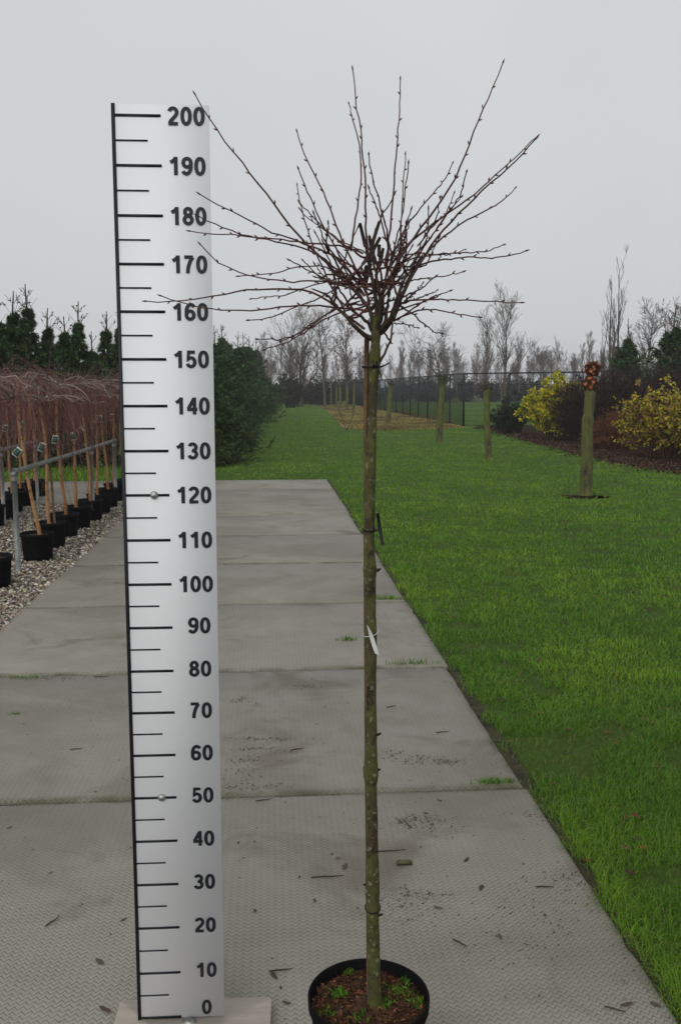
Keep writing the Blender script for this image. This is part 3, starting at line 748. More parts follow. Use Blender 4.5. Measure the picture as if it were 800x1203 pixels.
# ------------------------------------------------------------------ conifers on the left
def spruce(seed, Ht, wid, leader=.55, dens=1.0, cols=((.022, .052, .016), (.034, .072, .024), (.046, .082, .024))):
    rg = np.random.default_rng(seed); k = 8; z = np.linspace(0, 1, k)
    P = np.zeros((1, k, 3)); P[0, :, 2] = z * Ht; P[0, 1:, :2] += rg.normal(size=(k - 1, 2)) * .012
    Rd = (.045 * (1 - .9 * z) + .004)[None]
    tr = MB(); tr.tubes(P, Rd, 6, np.array((.045, .034, .022)))
    nb = int(120 * dens); h = np.sort(rg.random(nb) ** .95) * (Ht - leader) ; az = rg.random(nb) * 6.283
    rel = h / (Ht - leader)
    L = wid * (1 - rel) ** (1.25 if wid < 1.149 or dens < 1.05 else .88) * (.45 + .85 * rg.random(nb)) + .07
    el = np.radians(-8 + 48 * rel ** 1.5 + rg.normal(size=nb) * 7)
    d = np.stack([np.cos(az) * np.cos(el), np.sin(az) * np.cos(el), np.sin(el)], 1)
    s_ = np.linspace(0, 1, 5)
    B = np.zeros((nb, 5, 3)); B[:, :, 2] = (h + .03)[:, None]
    B += d[:, None] * L[:, None, None] * s_[None, :, None]; B[:, :, 2] += (.16 * L)[:, None] * (s_ ** 2 - .55 * s_)[None]
    # the bare whorls on the leader
    wh = []
    for f in (.12, .55):
        for j in range(5):
            a = rg.random() * 6.283; b0 = np.array([0, 0, Ht - leader * (1 - f)]); l = .26 * (1 - f) + .10
            wh.append([b0 + np.array([math.cos(a) * .6, math.sin(a) * .6, .75]) * l * s for s in s_])
    B = np.concatenate([B, np.array(wh)]); R1 = np.linspace(.010, .004, 5)[None].repeat(len(B), 0); R1[nb:] = np.linspace(.0045, .0025, 5)[None]
    S, R2 = sprout(B[:nb], R1[:nb], 11, .15, 1, .52, 52, -.03, rg, 4, -.06, .5, .5)
    cr = MB(); cr.tubes(B, R1, 3, np.array((.040, .030, .020))); cr.tubes(S, np.maximum(R2, .003), 3, np.array((.038, .032, .018)))
    A = np.concatenate([np.stack([B[:, i] for i in range(5)], 1)[:, [1, 2, 3, 4]], S])   # needle carriers
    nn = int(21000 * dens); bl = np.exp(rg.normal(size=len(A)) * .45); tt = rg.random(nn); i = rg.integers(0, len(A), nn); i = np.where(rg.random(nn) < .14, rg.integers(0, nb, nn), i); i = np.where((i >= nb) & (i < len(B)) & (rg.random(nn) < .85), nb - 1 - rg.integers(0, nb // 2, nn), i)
    p, tn_ = interp_path(A, i, tt)
    dd = norm(tn_ * .8 + norm(rg.normal(size=(nn, 3))) * .8)
    lt = .05 + .06 * rg.random(nn)
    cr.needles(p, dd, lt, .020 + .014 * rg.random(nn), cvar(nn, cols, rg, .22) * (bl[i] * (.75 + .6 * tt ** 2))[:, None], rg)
    n2 = 130; t = .35 + .65 * rg.random(n2); cr.needles(np.c_[rg.normal(size=(n2, 2)) * .006, Ht - leader * t], norm(rg.normal(size=(n2, 3)) + np.array([0, 0, .7])), .03, .008, cvar(n2, cols, rg, .2), rg)
    return tr.mesh('trunk', M['twig'], True), cr.mesh('crown', M['needle'])
SPR = [spruce(100 + i, [3.05, 3.3, 2.8, 3.15][i], [1.0, 1.1, 1.05, 1.15][i], [.5, .55, .42, .6][i], [1, 1.1, 1, 1.2][i]) for i in range(4)]
DARK = [spruce(120 + i, [3.1, 3.5, 2.8][i], [1.2, 1.25, 1.2][i], [.55, .7, .5][i], 1.25, ((.024, .056, .016), (.036, .074, .026), (.054, .088, .032))) for i in range(3)]
YELL = spruce(130, 1.1, .75, .15, 1.0, ((.040, .070, .016), (.060, .085, .020), (.028, .055, .020)))
rng = np.random.default_rng(21)
def at_ground(px, Y): return (px - 400) / F * (Y * math.cos(TH) + H * math.sin(TH))
k = 0
for px, Y, v, sc in ((-14, 17.8, 2, 1.08), (6, 18.2, 3, 1.02), (24, 18.6, 0, 1.10), (40, 18.4, 1, 1.05), (63, 18.8, 0, 1.0), (82, 18.3, 2, 1.02), (98, 18.6, 1, .96), (113, 19.4, 3, .84), (130, 18.8, 0, .98), (148, 18.4, 2, 1.06), (168, 18.6, 1, .9), (190, 18.4, 3, .95), (-40, 18.0, 1, 1.1), (215, 18.6, 0, .95), (238, 18.8, 1, .95)):
    tree_thing('spruce_tree', SPR[v], at_ground(px, Y), Y, 'dark spruce with a bare pointed leader behind the weeping trees', 'tree', 'spruces behind the weeping trees', sc, rng.random() * 6)
# the hedge of dense conifers along the grass strip
for i, (px, Y, v, sc) in enumerate(((224, 20.3, 0, .78), (231, 22.4, 2, .95), (241, 25.2, 1, .93), (254, 28.5, 0, 1.08), (269, 32.5, 2, 1.14), (281, 37, 1, 1.05), (287, 43, 0, 1.28), (294, 50, 2, 1.5), (302, 58, 1, 1.3), (215, 26, 1, 1.0), (240, 33, 0, 1.15), (262, 41, 2, 1.5))):
    tree_thing('conifer', DARK[v], at_ground(px, Y), Y, 'dense dark conifer in the hedge along the grass strip', 'tree', 'conifers in the hedge', sc, rng.random() * 6)
for i, (px, Y, sc) in enumerate(((240, 18.5, .85), (252, 19.6, .95), (262, 22.0, 1.05), (275, 25.5, 1.0))):
    tree_thing('low_conifer', YELL, at_ground(px, Y), Y, 'low olive green conifer at the foot of the dark hedge', 'shrub', 'low conifers at the foot of the hedge', sc, rng.random() * 6)

# ------------------------------------------------------------------ weeping birches in pots
def weeping_mesh(seed, Hs):
    """crown of a weeping graft whose head sits at height Hs above the pot's base"""
    rg = np.random.default_rng(seed); cr = MB()
    cols = ((.13, .046, .044), (.17, .060, .054), (.085, .040, .046), (.20, .095, .065))
    n1 = 14; az = np.arange(n1) * 6.283 / n1 + rg.normal(size=n1) * .25; L = rg.uniform(.28, .62, n1); s_ = np.linspace(0, 1, 8)
    B = np.zeros((n1, 8, 3)); hgt = rg.uniform(.03, .17, n1)
    rad = L[:, None] * s_[None]
    B[:, :, 0] = np.cos(az)[:, None] * rad; B[:, :, 1] = np.sin(az)[:, None] * rad
    B[:, :, 2] = Hs + hgt[:, None] * (np.sin(s_ * 2.5))[None] - .06 * s_[None] ** 2
    B[:, 1:] += rg.normal(size=(n1, 7, 3)) * .018
    R1 = np.linspace(.009, .0035, 8)[None].repeat(n1, 0)
    cr.tubes(B, R1, 5, cvar(n1, ((.26, .215, .185), (.17, .125, .10)), rg))
    W, R2 = sprout(B, R1, 7, .12, 1, .9, 55, .10, rg, 7, 0, .45, .5, .03)
    s7 = np.linspace(0, 1, 7); Ld = .10 + .62 * rg.random(len(W)) ** 1.6
    W[:, :, 2] += -Ld[:, None] * (s7 ** 1.7)[None] + .07 * np.sin(s7 * 2.4)[None]
    cr.tubes(W, np.maximum(R2, .0020), 3, cvar(len(W), cols, rg))
    W2, R3 = sprout(W, R2, 2, .2, .95, .45, 35, -.5, rg, 5, -.15, .6, .5, .03)
    cr.tubes(W2, np.maximum(R3, .0015), 3, cvar(len(W2), cols, rg))
    # a few stray shoots standing up
    T, R4 = sprout(B, R1, 2, .3, 1, .7, 40, .9, rg, 5, -.3, .5, .4, .06)
    cr.tubes(T, np.maximum(R4, .0018), 3, cvar(len(T), ((.15, .12, .11),), rg))
    return cr.mesh('crown', M['twig'])
WH = 1.44
WEEP = [weeping_mesh(200 + i, WH) for i in range(4)]
pm = MB(); pm.lathe([(0, 0), (.118, 0), (.122, .006), (.138, .205), (.146, .208), (.148, .236), (.143, .238), (.139, .236), (.136, .19)], 32); POT = pm.mesh('pot', M['pot'], True)
sm = MB(); rgs = np.random.default_rng(5)
sm.lathe([(0.0001, .215), (.05, .218), (.10, .210), (.1385, .207)], 20); SOIL = sm.mesh('soil', M['soil'], True)
tg = MB(); tg.box((-.030, -.0008, -.085), (.030, .0008, 0)); TAG = tg.mesh('plant_tag', M['tagwhite'])
tp = MB(); tp.box((-.027, -.0018, -.075), (.027, -.0009, -.012)); TAGP = tp.mesh('tag_print', M['taggreen'])
def weeping(px, py, v, lean, label, tagz=None, stake=False, group=None, tagrot=0.0, hs=None):
    lean *= .6
    if hs is None: hs = .93 + .16 * ((px * 37 + py * 13) % 1.7) / 1.7
    g_ = gp(px, py, -.012)
    o = empty('potted_weeping_birch', (g_[0], g_[1], -.013), 0, label, 'tree', group)
    mobj('pot', POT, o); mobj('soil', SOIL, o)
    rg = np.random.default_rng(int(px * 7 + py)); k = 14; z = np.linspace(0, 1, k)
    P = np.zeros((k, 3)); P[:, 2] = .19 + (WH * hs - .19) * z; P[:, 0] = lean * z + rg.normal(size=k) * .004 + .015 * np.sin(z * 5 + px); P[:, 1] = rg.normal(size=k) * .004
    rad = .0175 - .006 * z
    mm = MB(); mm.tube(dense(P, 40), np.interp(np.linspace(0, 1, 40), z, rad) * (1 + (rg.random(40) < .15) * .12), 9); mm.obj('trunk', M['birch'], o, True)
    c = mobj('crown', WEEP[v], o); c.location = (P[-1][0], 0, (hs - 1) * WH); c.rotation_euler = (rg.normal() * .05, rg.normal() * .05, rg.random() * 6); q_ = rg.uniform(.82, 1.18); c.scale = (q_, q_, 1)
    if stake:
        mm = MB(); mm.tube([(.03, .03, .19), (.03 + lean * .8, .03, 1.5)], [.012, .012], 8); mm.obj('stake', M['stake'], o, True)
    if tagz:
        t_ = mobj('plant_tag', TAG, o); t_.location = (np.interp(tagz, P[:, 2], P[:, 0]) - .012, -.022, tagz); t_.rotation_euler = (R(-8), R(tagrot), R(rg.uniform(-30, 30)))
        mobj('tag_print', TAGP, t_)
    return o
G1 = 'potted weeping trees along the rail'
weeping(-7, 689, 0, -.05, 'weeping tree in the black pot standing before the first rail post', .95, group=G1)
weeping(45.5, 657, 1, -.21, 'weeping tree with a leaning pale orange stem and green tag, beside the first rail post', .97, tagrot=38, group=G1, hs=.97)
weeping(61, 642, 2, -.09, 'weeping tree with a stake beside its stem, second pot behind the first rail post', .98, True, tagrot=20, group=G1)
weeping(77, 630, 3, -.06, 'weeping tree in the third black pot behind the first rail post', 1.02, tagrot=8, group=G1)
weeping(92.5, 620, 0, -.07, 'weeping tree in the fourth black pot behind the first rail post', 1.02, tagrot=-10, group=G1)
weeping(107, 611, 2, -.07, 'weeping tree with a large green tag, in front of the middle rail post', 1.04, tagrot=55, group=G1)
weeping(117.5, 603, 1, -.04, 'weeping tree in the pot just behind the middle rail post', 1.1, tagrot=15, group=G1)
weeping(126.5, 595.5, 3, -.06, 'weeping tree between the middle and the last rail post', 1.15, tagrot=0, group=G1)
weeping(136, 588.5, 0, -.01, 'weeping tree in the pot beside the last rail post', 1.15, tagrot=0, group=G1)
weeping(147, 583, 2, -.05, 'weeping tree in the last pot of the row, partly hidden by the white board', None, group=G1)
G2 = 'potted weeping trees of the second row'
for i, (px, py) in enumerate(((4, 609), (15, 601), (25, 594), (34.5, 588.5), (43, 583.5), (-9, 619))):
    weeping(px, py, i % 4, -.03 + .02 * (i % 3), 'weeping tree in a black pot in the second row on the gravel', 1.05 if i % 2 else None, group=G2, tagrot=10 * i)

# rails
def rail(label, posts, z=.805, base=-.03):
    o = empty('pipe_rail', (posts[0][0], posts[0][1], 0), 0, label, 'rail'); b0 = np.array([posts[0][0], posts[0][1], 0])
    for i, (x, y) in enumerate(posts):
        mm = MB(); mm.tube([np.array([x, y, base]) - b0, np.array([x, y, z - .02]) - b0], [.021, .021], 14); p = mm.obj('post', M['galv'], o, True)
        mm = MB(); d = np.array(posts[min(i + 1, len(posts) - 1)]) - np.array(posts[max(i - 1, 0)]); d = np.r_[d / np.linalg.norm(d), 0]
        c = np.array([x, y, z]) - b0
        mm.tube([c + np.array([0, 0, -.075]), c + np.array([0, 0, -.012])], [.0265, .0265], 14); mm.tube([c - d * .045, c + d * .045], [.0268, .0268], 14); mm.obj('clamp', M['galv'], p, True)
    mm = MB(); a = np.array([*posts[0], z]) - b0; e = np.array([*posts[-1], z]) - b0
    mm.tube([a, a * .5 + e * .5 + np.array([0, 0, -.006]), e], [.021] * 3, 14); mm.obj('top_pipe', M['galv'], o, True)
rp = [at(17, 553, 1)]
def on_z(px, py, z): return gp(px, py, z)[:2]
rail('galvanised pipe rail with clamped posts running along the first row of pots', [on_z(17, 554, .805), on_z(107.5, 526, .805), on_z(134.5, 517.5, .805)])
rail('galvanised pipe rail behind the second row of pots', [on_z(-30, 536, .805), on_z(1.5, 528, .805), on_z(42, 518.5, .805)])

# ------------------------------------------------------------------ gravel
rng = np.random.default_rng(31)
def ico():
    p = (1 + 5 ** .5) / 2
    v = np.array([(-1, p, 0), (1, p, 0), (-1, -p, 0), (1, -p, 0), (0, -1, p), (0, 1, p), (0, -1, -p), (0, 1, -p), (p, 0, -1), (p, 0, 1), (-p, 0, -1), (-p, 0, 1)]) / math.hypot(1, p)
    f = [(0, 11, 5), (0, 5, 1), (0, 1, 7), (0, 7, 10), (0, 10, 11), (1, 5, 9), (5, 11, 4), (11, 10, 2), (10, 7, 6), (7, 1, 8), (3, 9, 4), (3, 4, 2), (3, 2, 6), (3, 6, 8), (3, 8, 9), (4, 9, 5), (2, 4, 11), (6, 2, 10), (8, 6, 7), (9, 8, 1)]
    return v, np.array(f)
IV, IF = ico(); OV = np.array([(1, 0, 0), (-1, 0, 0), (0, 1, 0), (0, -1, 0), (0, 0, 1), (0, 0, -1.)]); OF = np.array([(0, 2, 4), (2, 1, 4), (1, 3, 4), (3, 0, 4), (2, 0, 5), (1, 2, 5), (3, 1, 5), (0, 3, 5)])
def stones(C, size, cols, BVv, BF, rg):
    n = len(C); k = len(BVv)
    sc = size[:, None, None] * np.stack([rg.uniform(.7, 1.3, n), rg.uniform(.6, 1.0, n), rg.uniform(.35, .65, n)], 1)[:, None]
    V = BVv[None] * sc * (1 + rg.normal(size=(n, k, 1)) * .13)
    a = rg.random(n) * 6.283; ca, sa = np.cos(a)[:, None], np.sin(a)[:, None]
    X = V[..., 0] * ca - V[..., 1] * sa; Y = V[..., 0] * sa + V[..., 1] * ca; tl = rg.normal(size=(n, 1)) * .4
    V = np.stack([X, Y, V[..., 2] + X * tl], -1) + C[:, None]
    return V.reshape(-1, 3), (BF[None] + (np.arange(n) * k)[:, None, None]).reshape(-1, 3), np.repeat(cols, k, 0)
gcol = [(.36, .31, .235), (.46, .42, .35), (.24, .20, .15), (.12, .10, .08), (.32, .26, .18), (.55, .52, .46), (.16, .13, .105), (.30, .235, .165)]
m = MB()
n = 34000; s_ = np.exp(rng.uniform(math.log(4.0), math.log(12.42), n)); t_ = TL + .03 - rng.random(n) ** 1.15 * (.35 * s_)
keep = (t_ > -6.5); s_, t_ = s_[keep], t_[keep]; n = len(s_)
C = np.stack([PU[0] * s_ + PV[0] * t_, PU[1] * s_ + PV[1] * t_, np.full(n, -.012) + rng.random(n) * .009], 1)
size = (.0095 + .011 * rng.random(n) ** 2) * np.clip(s_ / 7, .8, 1.35)
near = s_ < 8
for msk, bv, bf in ((near, IV, IF), (~near, OV, OF)):
    v, f, c = stones(C[msk], size[msk], cvar(msk.sum(), gcol, rng, .22), bv, bf, rng); m.add(v, t=f, c=c)
tag(m.obj('gravel', M['stone']), 'loose beige and grey gravel under the potted weeping trees', 'gravel', kind='stuff')

# ------------------------------------------------------------------ grass
rng = np.random.default_rng(41)
def blades(X, Y, Hh, W, cols, rg, z0=Z_LAWN - .004):
    n = len(X); a = rg.random(n) * 6.283; ln = rg.uniform(.2, 1.5, n); la = rg.random(n) * 6.283
    sx, sy = np.cos(a) * W / 2, np.sin(a) * W / 2; dx, dy = np.cos(la) * ln * Hh, np.sin(la) * ln * Hh
    b = np.stack([X, Y, np.full(n, z0)], 1); sd_ = np.stack([sx, sy, 0 * sx], 1)
    mid = b + np.stack([dx * .35, dy * .35, Hh * .6], 1); tip = b + np.stack([dx, dy, Hh * (1.05 - ln * .42)], 1)
    V = np.stack([b - sd_, b + sd_, mid + sd_ * .8, mid - sd_ * .8, tip], 1).reshape(-1, 3); i = np.arange(n) * 5
    return V, np.stack([i, i + 1, i + 2, i + 3], 1), np.stack([i + 3, i + 2, i + 4], 1), np.repeat(cols, 5, 0)
from mathutils import noise as mnoise
def patch(X, Y, sc, off):
    return np.array([mnoise.noise((x * sc + off, y * sc, off)) for x, y in zip(X, Y)])
gc = [(.102, .222, .011), (.122, .245, .013), (.084, .190, .010), (.150, .255, .020), (.112, .230, .014)]
n = 500000
Dg = np.exp(rng.uniform(math.log(1.7), math.log(95), n)); Xg = rng.uniform(-.30, .52, n) * Dg
S = Xg * PU[0] + Dg * PU[1]; T = Xg * PV[0] + Dg * PV[1]
pb = gp(592, 507)[:2]
edge = TR - .03 + .055 * np.abs(np.sin(S * 3.1 + 1.3 * np.sin(S * 1.9)) * np.sin(S * 7.7)) + .035 * rng.random(n)
ok = ((T > edge) | (S > 15.46)) & ~((T < TL) & (S < 15.5))
# keep off the planting bed
bedline = lambda X: np.interp(X, [3.5, gp(592, 507)[0], gp(640, 519)[0], gp(700, 534)[0], gp(760, 547)[0], gp(880, 566)[0]], [60, gp(592, 507)[1], gp(640, 519)[1], gp(700, 534)[1], gp(760, 547)[1], gp(880, 566)[1]])
ok &= ~((Xg > 4.2) & (Dg > bedline(Xg)) & (Dg < 36))
def inside(X, Y, poly):
    r_ = np.zeros(len(X), bool); k = len(poly)
    for i in range(k):
        (x0, y0), (x1, y1) = poly[i], poly[(i + 1) % k]
        c_ = (y0 > Y) != (y1 > Y); r_ ^= c_ & (X < (x1 - x0) * (Y - y0) / (y1 - y0 + 1e-12) + x0)
    return r_
ins = inside(Xg, Dg, STRAW); ok &= ~ins | (rng.random(n) < .06)
bp = gp(686, 582)[:2]; ok &= np.hypot((Xg - bp[0]) * .8, Dg - bp[1]) > .12 + .30 * rng.random(n)
Xg, Dg, T = Xg[ok], Dg[ok], T[ok]; n = len(Xg)
pt_ = patch(Xg, Dg, 1.1, 3.3); pf = patch(Xg, Dg, 4.5, 8.1)
bare = (pf + .5 * pt_) < np.where(Dg < 14, -.40, -.48)
keepb = ~bare | (rng.random(n) < .28); Xg, Dg, pt_, pf, T = Xg[keepb], Dg[keepb], pt_[keepb], pf[keepb], T[keepb]; n = len(Xg)
Hh = rng.uniform(.022, .046, n) * (1 + .55 * np.clip(pf, -.5, .8)) * np.clip(1.15 - Dg * .012, .8, 1.1)
Hh *= np.where((T < TR + .08) & (Dg < 14), 1.25 + .5 * pf, 1)
W = np.clip(.0021 * Dg / 2.8, .0020, .050)
cc = cvar(n, gc, rng, .11) * (1 + .30 * pt_)[:, None] * (1 + .22 * pf)[:, None] * (1 + np.clip(pt_ + .5 * pf, -.3, .6)[:, None] * np.array([.3, .05, 0]))
dry = rng.random(n) < np.where(bare[keepb], .30, .025); cc[dry] = cvar(dry.sum(), [(.20, .17, .06), (.14, .10, .04)], rng, .2)
m = MB(); v, q_, t_, c = blades(Xg, Dg, Hh, W, cc, rng); m.add(v, q=q_, t=t_, c=c)
# grass beyond the gravel and the cross path
n = 14000; S = rng.uniform(15.47, 18.6, n); T = rng.uniform(-9, -1.2, n); Xg = PU[0] * S + PV[0] * T; Dg = PU[1] * S + PV[1] * T
v, q_, t_, c = blades(Xg, Dg, rng.uniform(.05, .12, n), np.full(n, .013), cvar(n, gc, rng, .25), rng); m.add(v, q=q_, t=t_, c=c)
tag(m.obj('grass', M['blade']), 'short green lawn grass beside the concrete path', 'grass', kind='stuff')

m = MB(); n = 60000; pmin = np.min(STRAW, 0); pmax = np.max(STRAW, 0); Dg = np.exp(rng.uniform(math.log(pmin[1]), math.log(pmax[1]), n)); Xg = rng.uniform(pmin[0], pmax[0], n)
ii = inside(Xg, Dg, STRAW); Xg, Dg = Xg[ii], Dg[ii]; n = len(Xg); pf = patch(Xg, Dg * .6, .9, 5.5)
v, q_, t_, c = blades(Xg, Dg, rng.uniform(.03, .07, n), np.full(n, .05), cvar(n, [(.28, .21, .055), (.21, .15, .040), (.34, .26, .085), (.13, .09, .03), (.13, .15, .025)], rng, .25) * (1 + .8 * pf)[:, None], rng); m.add(v, q=q_, t=t_, c=c)
tag(m.obj('straw', M['blade']), 'dry straw-coloured grass under the row of pollards', 'grass', kind='stuff')

# tufts growing out of the joints
def tuft(px, py, n, sx, label, hh=.05):
    g_ = gp(px, py); mm = MB(); X = rng.normal(size=n) * sx; Y = rng.normal(size=n) * .008
    v, q_, t_, c = blades(X, Y, rng.uniform(.4, 1.1, n) * hh, np.full(n, .0035), cvar(n, gc, rng, .25), rng, 0)
    mm.add(v, q=q_, t=t_, c=c); o = mm.obj('grass_tuft', M['blade']); o.location = (g_[0], g_[1], -.004); o.rotation_euler = (0, 0, PA)
    return tag(o, label, 'grass', 'grass tufts in the joints')
tuft(409, 752, 60, .035, 'small grass tuft in the middle of a slab beside the tree stem', .045)
tuft(457, 704, 160, .07, 'grass tuft in the joint level with the tag on the stem', .05)
tuft(487, 780, 90, .07, 'thin grass tuft in the joint at the lawn edge below the stem tag', .05)
tuft(583, 919, 130, .045, 'thin grass tuft in the joint at the slab corner by the lawn', .035)
tuft(28, 796, 60, .05, 'grass tuft in the joint at the left of the measuring board', .028)
tuft(19, 838, 40, .014, 'little green weed on the slab left of the measuring board', .016)

# ------------------------------------------------------------------ pollarded trees
def pollard(px, py, top_py, rpx, label, head='twiggy', seed=0, group=None, lean=0.0, rtop=.8):
    rg = np.random.default_rng(seed); g_ = gp(px, py, Z_LAWN); s_ = px2m(g_); Ht = at(px, top_py, g_[1])[2]; r0 = rpx * s_
    o = empty('pollard_tree', (g_[0], g_[1], Z_LAWN - .01), 0, label, 'tree', group)
    k = 34; z = np.linspace(0, 1, k); P = np.zeros((k, 3)); P[:, 2] = z * Ht; P[:, 0] = lean * s_ * z + .012 * np.sin(z * 6 + seed); P[:, 1] = .012 * np.cos(z * 5 + seed)
    rad = r0 * (1 - (1 - rtop) * z) * (1 + rg.normal(size=k) * .03); rad[0] *= 1.25; rad[1] *= 1.12; rad[2] *= 1.05
    mm = MB(); mm.tube(P, rad, 22); vv = mm.v[0].reshape(k, 22, 3); rid = 1 + .07 * np.convolve(np.tile(rg.normal(size=22), 3), [.3, .4, .3], 'same')[22:44][None] + .05 * rg.normal(size=(k, 22)); vv[:] = P[:, None] + (vv - P[:, None]) * rid[:, :, None]; mm.obj('trunk', M['pollard'], o, True)
    tp_ = P[-1]
    if head == 'cut':
        cs = [tp_ + np.array((-.01, 0, -.02)), tp_ + np.array((.015, 0, .19))]; rk = [r0 * 1.22, r0 * 1.12]
        mm = MB(); V, Fc, C_ = stones(np.array(cs), np.array(rk), np.zeros((2, 3)), IV * np.array([1, 1.25, 2.9]), IF, rg)
        mm.add(V, t=Fc); mm.obj('knuckle', M['bark_red'], o)
        for c0_, rk_ in zip(cs, rk):
            for j in range(24):
                zz = -.8 + 1.75 * (j + .5) / 24; a = j * 2.399 + rg.normal() * .2; q_ = math.sqrt(max(0, 1 - zz * zz)); d = np.array([math.cos(a) * q_, math.sin(a) * q_, zz])
                c = c0_ + d * rk_ * .75; rs = rg.uniform(.016, .034); ln = rg.uniform(.025, .05)
                d = norm(d + rg.normal(size=3) * .22 + np.array([0, 0, .05]))
                mm = MB(); mm.tube([c, c + d * ln], [rs * 1.2, rs], 7, cap=False); st_ = mm.obj('stub', M['bark_red'], o, True)
                mm = MB(); mm.tube([c + d * (ln - .004), c + d * (ln + .002)], [rs * .97, rs * .95], 7); mm.obj('cut_face', M['cutwood'], st_)
    else:
        mm = MB(); V, Fc, C_ = stones(np.array([tp_ + np.array(d) * r0 for d in ((0, 0, 0), (.7, .2, .5), (-.7, -.3, .4), (0, -.4, .9))]), np.array([1.4, 1.0, 1.0, .9]) * r0 * 1.05, np.zeros((4, 3)), IV * np.array([1, 1, 1.3]), IF, rg)
        mm.add(V, t=Fc); mm.obj('knuckle', M['bark_grey'], o)
        mm = MB(); n_ = 40; d = norm(rg.normal(size=(n_, 3)) + np.array([0, 0, .9])); L = rg.uniform(.08, .22, n_); c = tp_ + rg.normal(size=(n_, 3)) * r0 * .7
        mm.tubes(c[:, None] + d[:, None] * L[:, None, None] * np.linspace(0, 1, 3)[None, :, None], np.full((n_, 3), .009) * np.array([1, .8, .5]), 4, cvar(n_, [(.06, .05, .03), (.075, .045, .03)], rg)); 
        if head == 'leafy':
            nl = 220; cl = tp_ + rg.normal(size=(nl, 3)) * .11 + np.array([0, 0, .03]); mm.leaves(cl, rg.normal(size=(nl, 3)), .06, .035, cvar(nl, [(.05, .085, .02), (.07, .08, .025), (.03, .05, .015)], rg), rg)
        mm.obj('regrowth', M['twig'], o)['kind'] = 'stuff'
    # bare earth ring
    return o
pollard(686, 582, 447, 7.2, 'thick mossy pollard trunk crowned by a red double knuckle of fresh cuts', 'cut', 1, lean=3)
pollard(573.5, 539, 453, 4.0, 'slim pollard trunk with a knobbly brown head before the fence corner', 'twiggy', 2, lean=-4)
pollard(515.5, 520, 444, 3.9, 'pollard trunk with a greenish leafy head beside the fence corner', 'leafy', 3, lean=3)
pollard(456.5, 498, 450, 2.9, 'pollard trunk on the straw ground just right of the main stem', 'twiggy', 4, lean=2)
for i, (px, py, tpy) in enumerate(((415.5, 485, 449), (407.5, 482.3, 451), (399.5, 480.3, 452), (395, 478.2, 453), (389, 476.2, 454), (384, 475, 454.5))):
    pollard(px, py, tpy, 1.6 - .12 * i, 'slender distant pollard trunk in the row on the straw ground', 'twiggy', 10 + i, 'distant pollards on the straw ground', lean=.5)
# thin crossed canes planted at the edge of the straw ground
o = empty('planted_canes', gp(407, 506, Z_LAWN), 0, 'two thin dark canes crossing in a V at the edge of the straw ground', 'canes')
b0 = gp(407, 506, Z_LAWN)
for x, y in ((397, 480), (416, 484)):
    mm = MB(); e = at(x, y, b0[1]) - b0; mm.tube([np.zeros(3), e * .5 + np.array([.02, 0, 0]), e], [.016, .013, .009], 5, np.array((.05, .035, .025))); mm.obj('cane', M['twig'], o)
o = sheet('earth_patch', [gp(686, 582)[:2] + np.array([.30 * math.cos(a), .20 * math.sin(a)]) for a in np.arange(10) * .6283], -.0215, M['mulch'], .07, 4, 8)

# ------------------------------------------------------------------ fence
def fence_run(label, A, B, nb, seed, gate=False):
    A = np.array(A); B = np.array(B); d = (B - A) / nb; L = np.linalg.norm(d); rz = math.atan2(d[1], d[0]); Hf = 2.06
    o = empty('wire_fence', (A[0], A[1], Z_LAWN - .01), rz, label, 'fence')
    pmh = MB(); pmh.box((-.03, -.03, -.05), (.03, .03, Hf + .03)); pm_ = pmh.mesh('post', M['fence'])
    wm = MB(); n_ = int(L / .055)
    for i in range(1, n_): x = i * L / n_; wm.box((x - .0022, -.0022, .04), (x + .0022, .0022, Hf - .02))
    for i in range(11): z = .04 + i * (Hf - .06) / 10; wm.box((.03, .0024, z - .004), (L - .03, .0075, z + .004))
    wm_ = wm.mesh('mesh_panel', M['fence'])
    rm = MB(); rm.box((.031, -.022, Hf - .01), (L - .031, .022, Hf + .034)); rm_ = rm.mesh('top_rail', M['fence'])
    for i in range(nb + 1):
        p = mobj('post', pm_, o); p.location = (i * L, 0, 0)
        if i < nb:
            p = mobj('mesh_panel', wm_, o); p.location = (i * L, 0, 0)
            p = mobj('top_rail', rm_, o); p.location = (i * L, 0, 0)
    return o
FC = gp(544, 501, Z_LAWN)[:2]
FL = gp(419, 476.6, Z_LAWN)[:2]
fence_run('dark mesh fence running away from the corner post behind the pollard row', FC + (FL - FC) / np.linalg.norm(FL - FC) * .07, FL, 16, 1)
FR = np.array([12.4, 30.2])
fence_run('dark mesh fence running behind the yellow shrub and the dark bushes', FC, FR, 5, 2)

